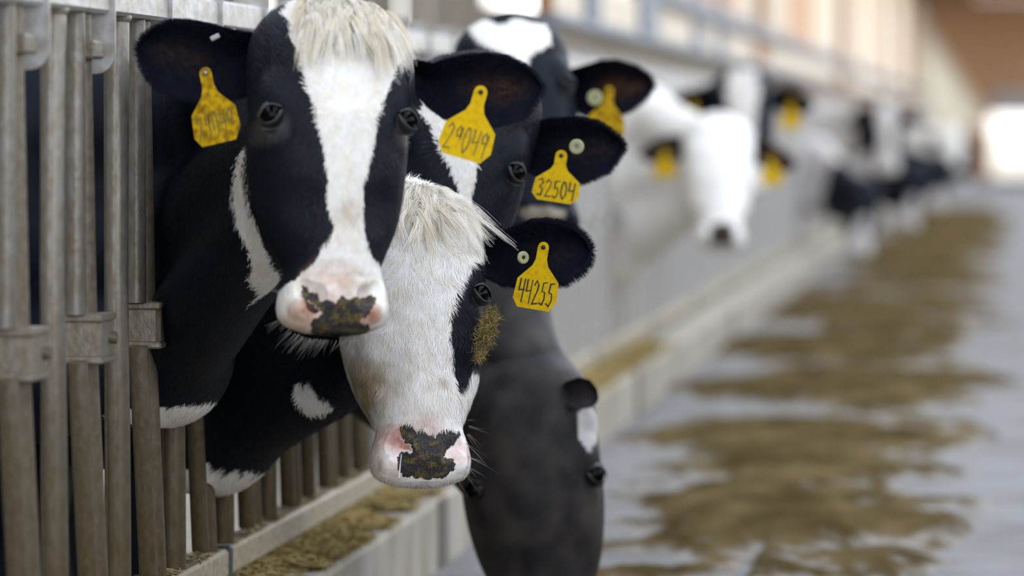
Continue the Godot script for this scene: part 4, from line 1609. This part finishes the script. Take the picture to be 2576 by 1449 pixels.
# an ear of the usual shape beside the poll, and the spot where a tag hangs
func plain_ear(c: Herd, t: Node3D, s: int, droop: float, brown: float, seed_: int) -> Vector2:
	var o := c.xf * Vector3(s * .105, .085, -.03)
	var ax := (c.xf.basis * Vector3(s, -droop, -.15)).normalized()
	var ay := (c.xf.basis * Vector3(s * droop, 1, 0)).normalized()
	var up := []
	var lo := []
	for k in [[0, .035, -.035], [.04, .045, -.05], [.09, .055, -.065], [.14, .045, -.055], [.18, .025, -.03], [.205, 0, 0]]:
		up.append(pix(o + ax * k[0] * c.size + ay * k[1] * c.size))
		lo.append(pix(o + ax * k[0] * c.size + ay * k[2] * c.size))
	ear(c, t, up, lo, -o.z, .04, brown, 0, seed_)
	return pix(o + ax * .10 * c.size)

func far_cows() -> void:
	# u v z yaw pitch roll, stall number, crest, throat, coat, label, tags
	var list := [
		[1812, 410, 20.6, 8, 24, -4, 18, 1.08, .58, "white", "blurred all-white cow facing the camera, with brown ears and yellow tags", 2],
		[1868, 290, 23.0, 0, 12, 0, 22, 1.1, .8, "wide", "blurred cow with black ears and wide white face, behind the all-white cow", 2],
		[2170, 520, 39.0, 6, 4, -6, 48, .85, .55, "low", "far blurred black cow with white muzzle, head lowered to the feed", 0],
		[2230, 322, 42.0, 0, 8, 0, 52, 1.1, .8, "wide", "far blurred cow with white blaze between two dark sides, head raised", 0],
		[2300, 470, 46.0, 8, 0, -10, 59, .85, .55, "low", "far blurred dark cow eating, right of the lowered black cow with white muzzle", 0],
		[2395, 368, 62.0, 0, 6, 0, 84, 1.1, .8, "white", "farthest pale cow, head raised near the end of the row", 0],
		[2362, 440, 55.0, 10, 0, -10, 73, .85, .55, "low", "far blurred dark cow with lowered head below the farthest pale cow", 0],
		[2425, 410, 80.0, 4, 0, 0, 112, 1.0, .6, "low", "small distant dark cow near the bright doorway", 0],
	]
	var n := 20
	for e in list:
		var c := Herd.new(n)
		c.place(head_at(e[0], e[1], e[2], e[3], e[4], e[5]))
		carcass(c, 9.77 + PITCH * e[6], e[7], e[8])
		trunk(c, 9.77 + PITCH * e[6])
		match e[9]:
			"white":
				c.ground = 1
				c.mark(PackedFloat32Array([-.04, -.345, .045, -.345, .05, -.285, .0, -.27, -.045, -.285]), 5, -.05)
			"wide":
				c.ground = 1
				c.white = Color(.62, .60, .59)
				c.mark(PackedFloat32Array([-.22, -.42, .22, -.42, .22, .32, -.22, .32]), 0, -.30)
				c.mark(PackedFloat32Array([-.055, .19, .055, .19, .07, .08, .045, -.05, .06, -.2, .12, -.26, .12, -.4, -.12, -.4, -.12, -.26, -.06, -.2, -.05, -.05, -.075, .08]), 1, -.1)
			"low":
				c.ground = 1
				c.white = Color(.58, .56, .57)
				c.mark(PackedFloat32Array([-.4, -.5, .4, -.5, .4, .5, -.4, .5]), 0, -.52)
				c.mark(PackedFloat32Array([-.03, -.08, .03, -.08, .05, -.2, .12, -.24, .12, -.4, -.12, -.4, -.12, -.24, -.05, -.2]), 1, -.1)
		var t := cow_thing(e[10])
		finish(c, t, body_of(c, 9.77 + PITCH * e[6], .015, .04))
		for s in [-1, 1]:
			var m := plain_ear(c, t, s, .15, .8 if e[9] == "white" else .2, n * 3 + s) if e[9] != "white" else white_ear(c, t, s, n)
			if e[11]:
				ear_tag("blurred yellow ear tag in the %s ear of %s" % ["fence-side" if s < 0 else "aisle-side", "the all-white cow" if e[9] == "white" else "the wide white-faced cow behind her"], m.x, m.y + 6, e[2] - .02, m.x, m.y + 70, e[2] - .03, .088, "", mats.ink_faint, false)
		n += 1

# brown ears on a white animal
func white_ear(c: Herd, t: Node3D, s: int, n: int) -> Vector2:
	var keep := c.black
	c.black = Color(.06, .045, .035)
	var m := plain_ear(c, t, s, .25, .8, n * 3 + s)
	c.black = keep
	return m

# the point of the animal's surface that lies under a pixel
func touch(c: Herd, u: float, v: float) -> Vector3:
	var p := at(u, v, -c.xf.origin.z - .35)
	var d := (p - EYE).normalized()
	for k in 200:
		var f := c.field(p)
		if f < .0005:
			break
		p += d * maxf(f * .6, .001)
	return p
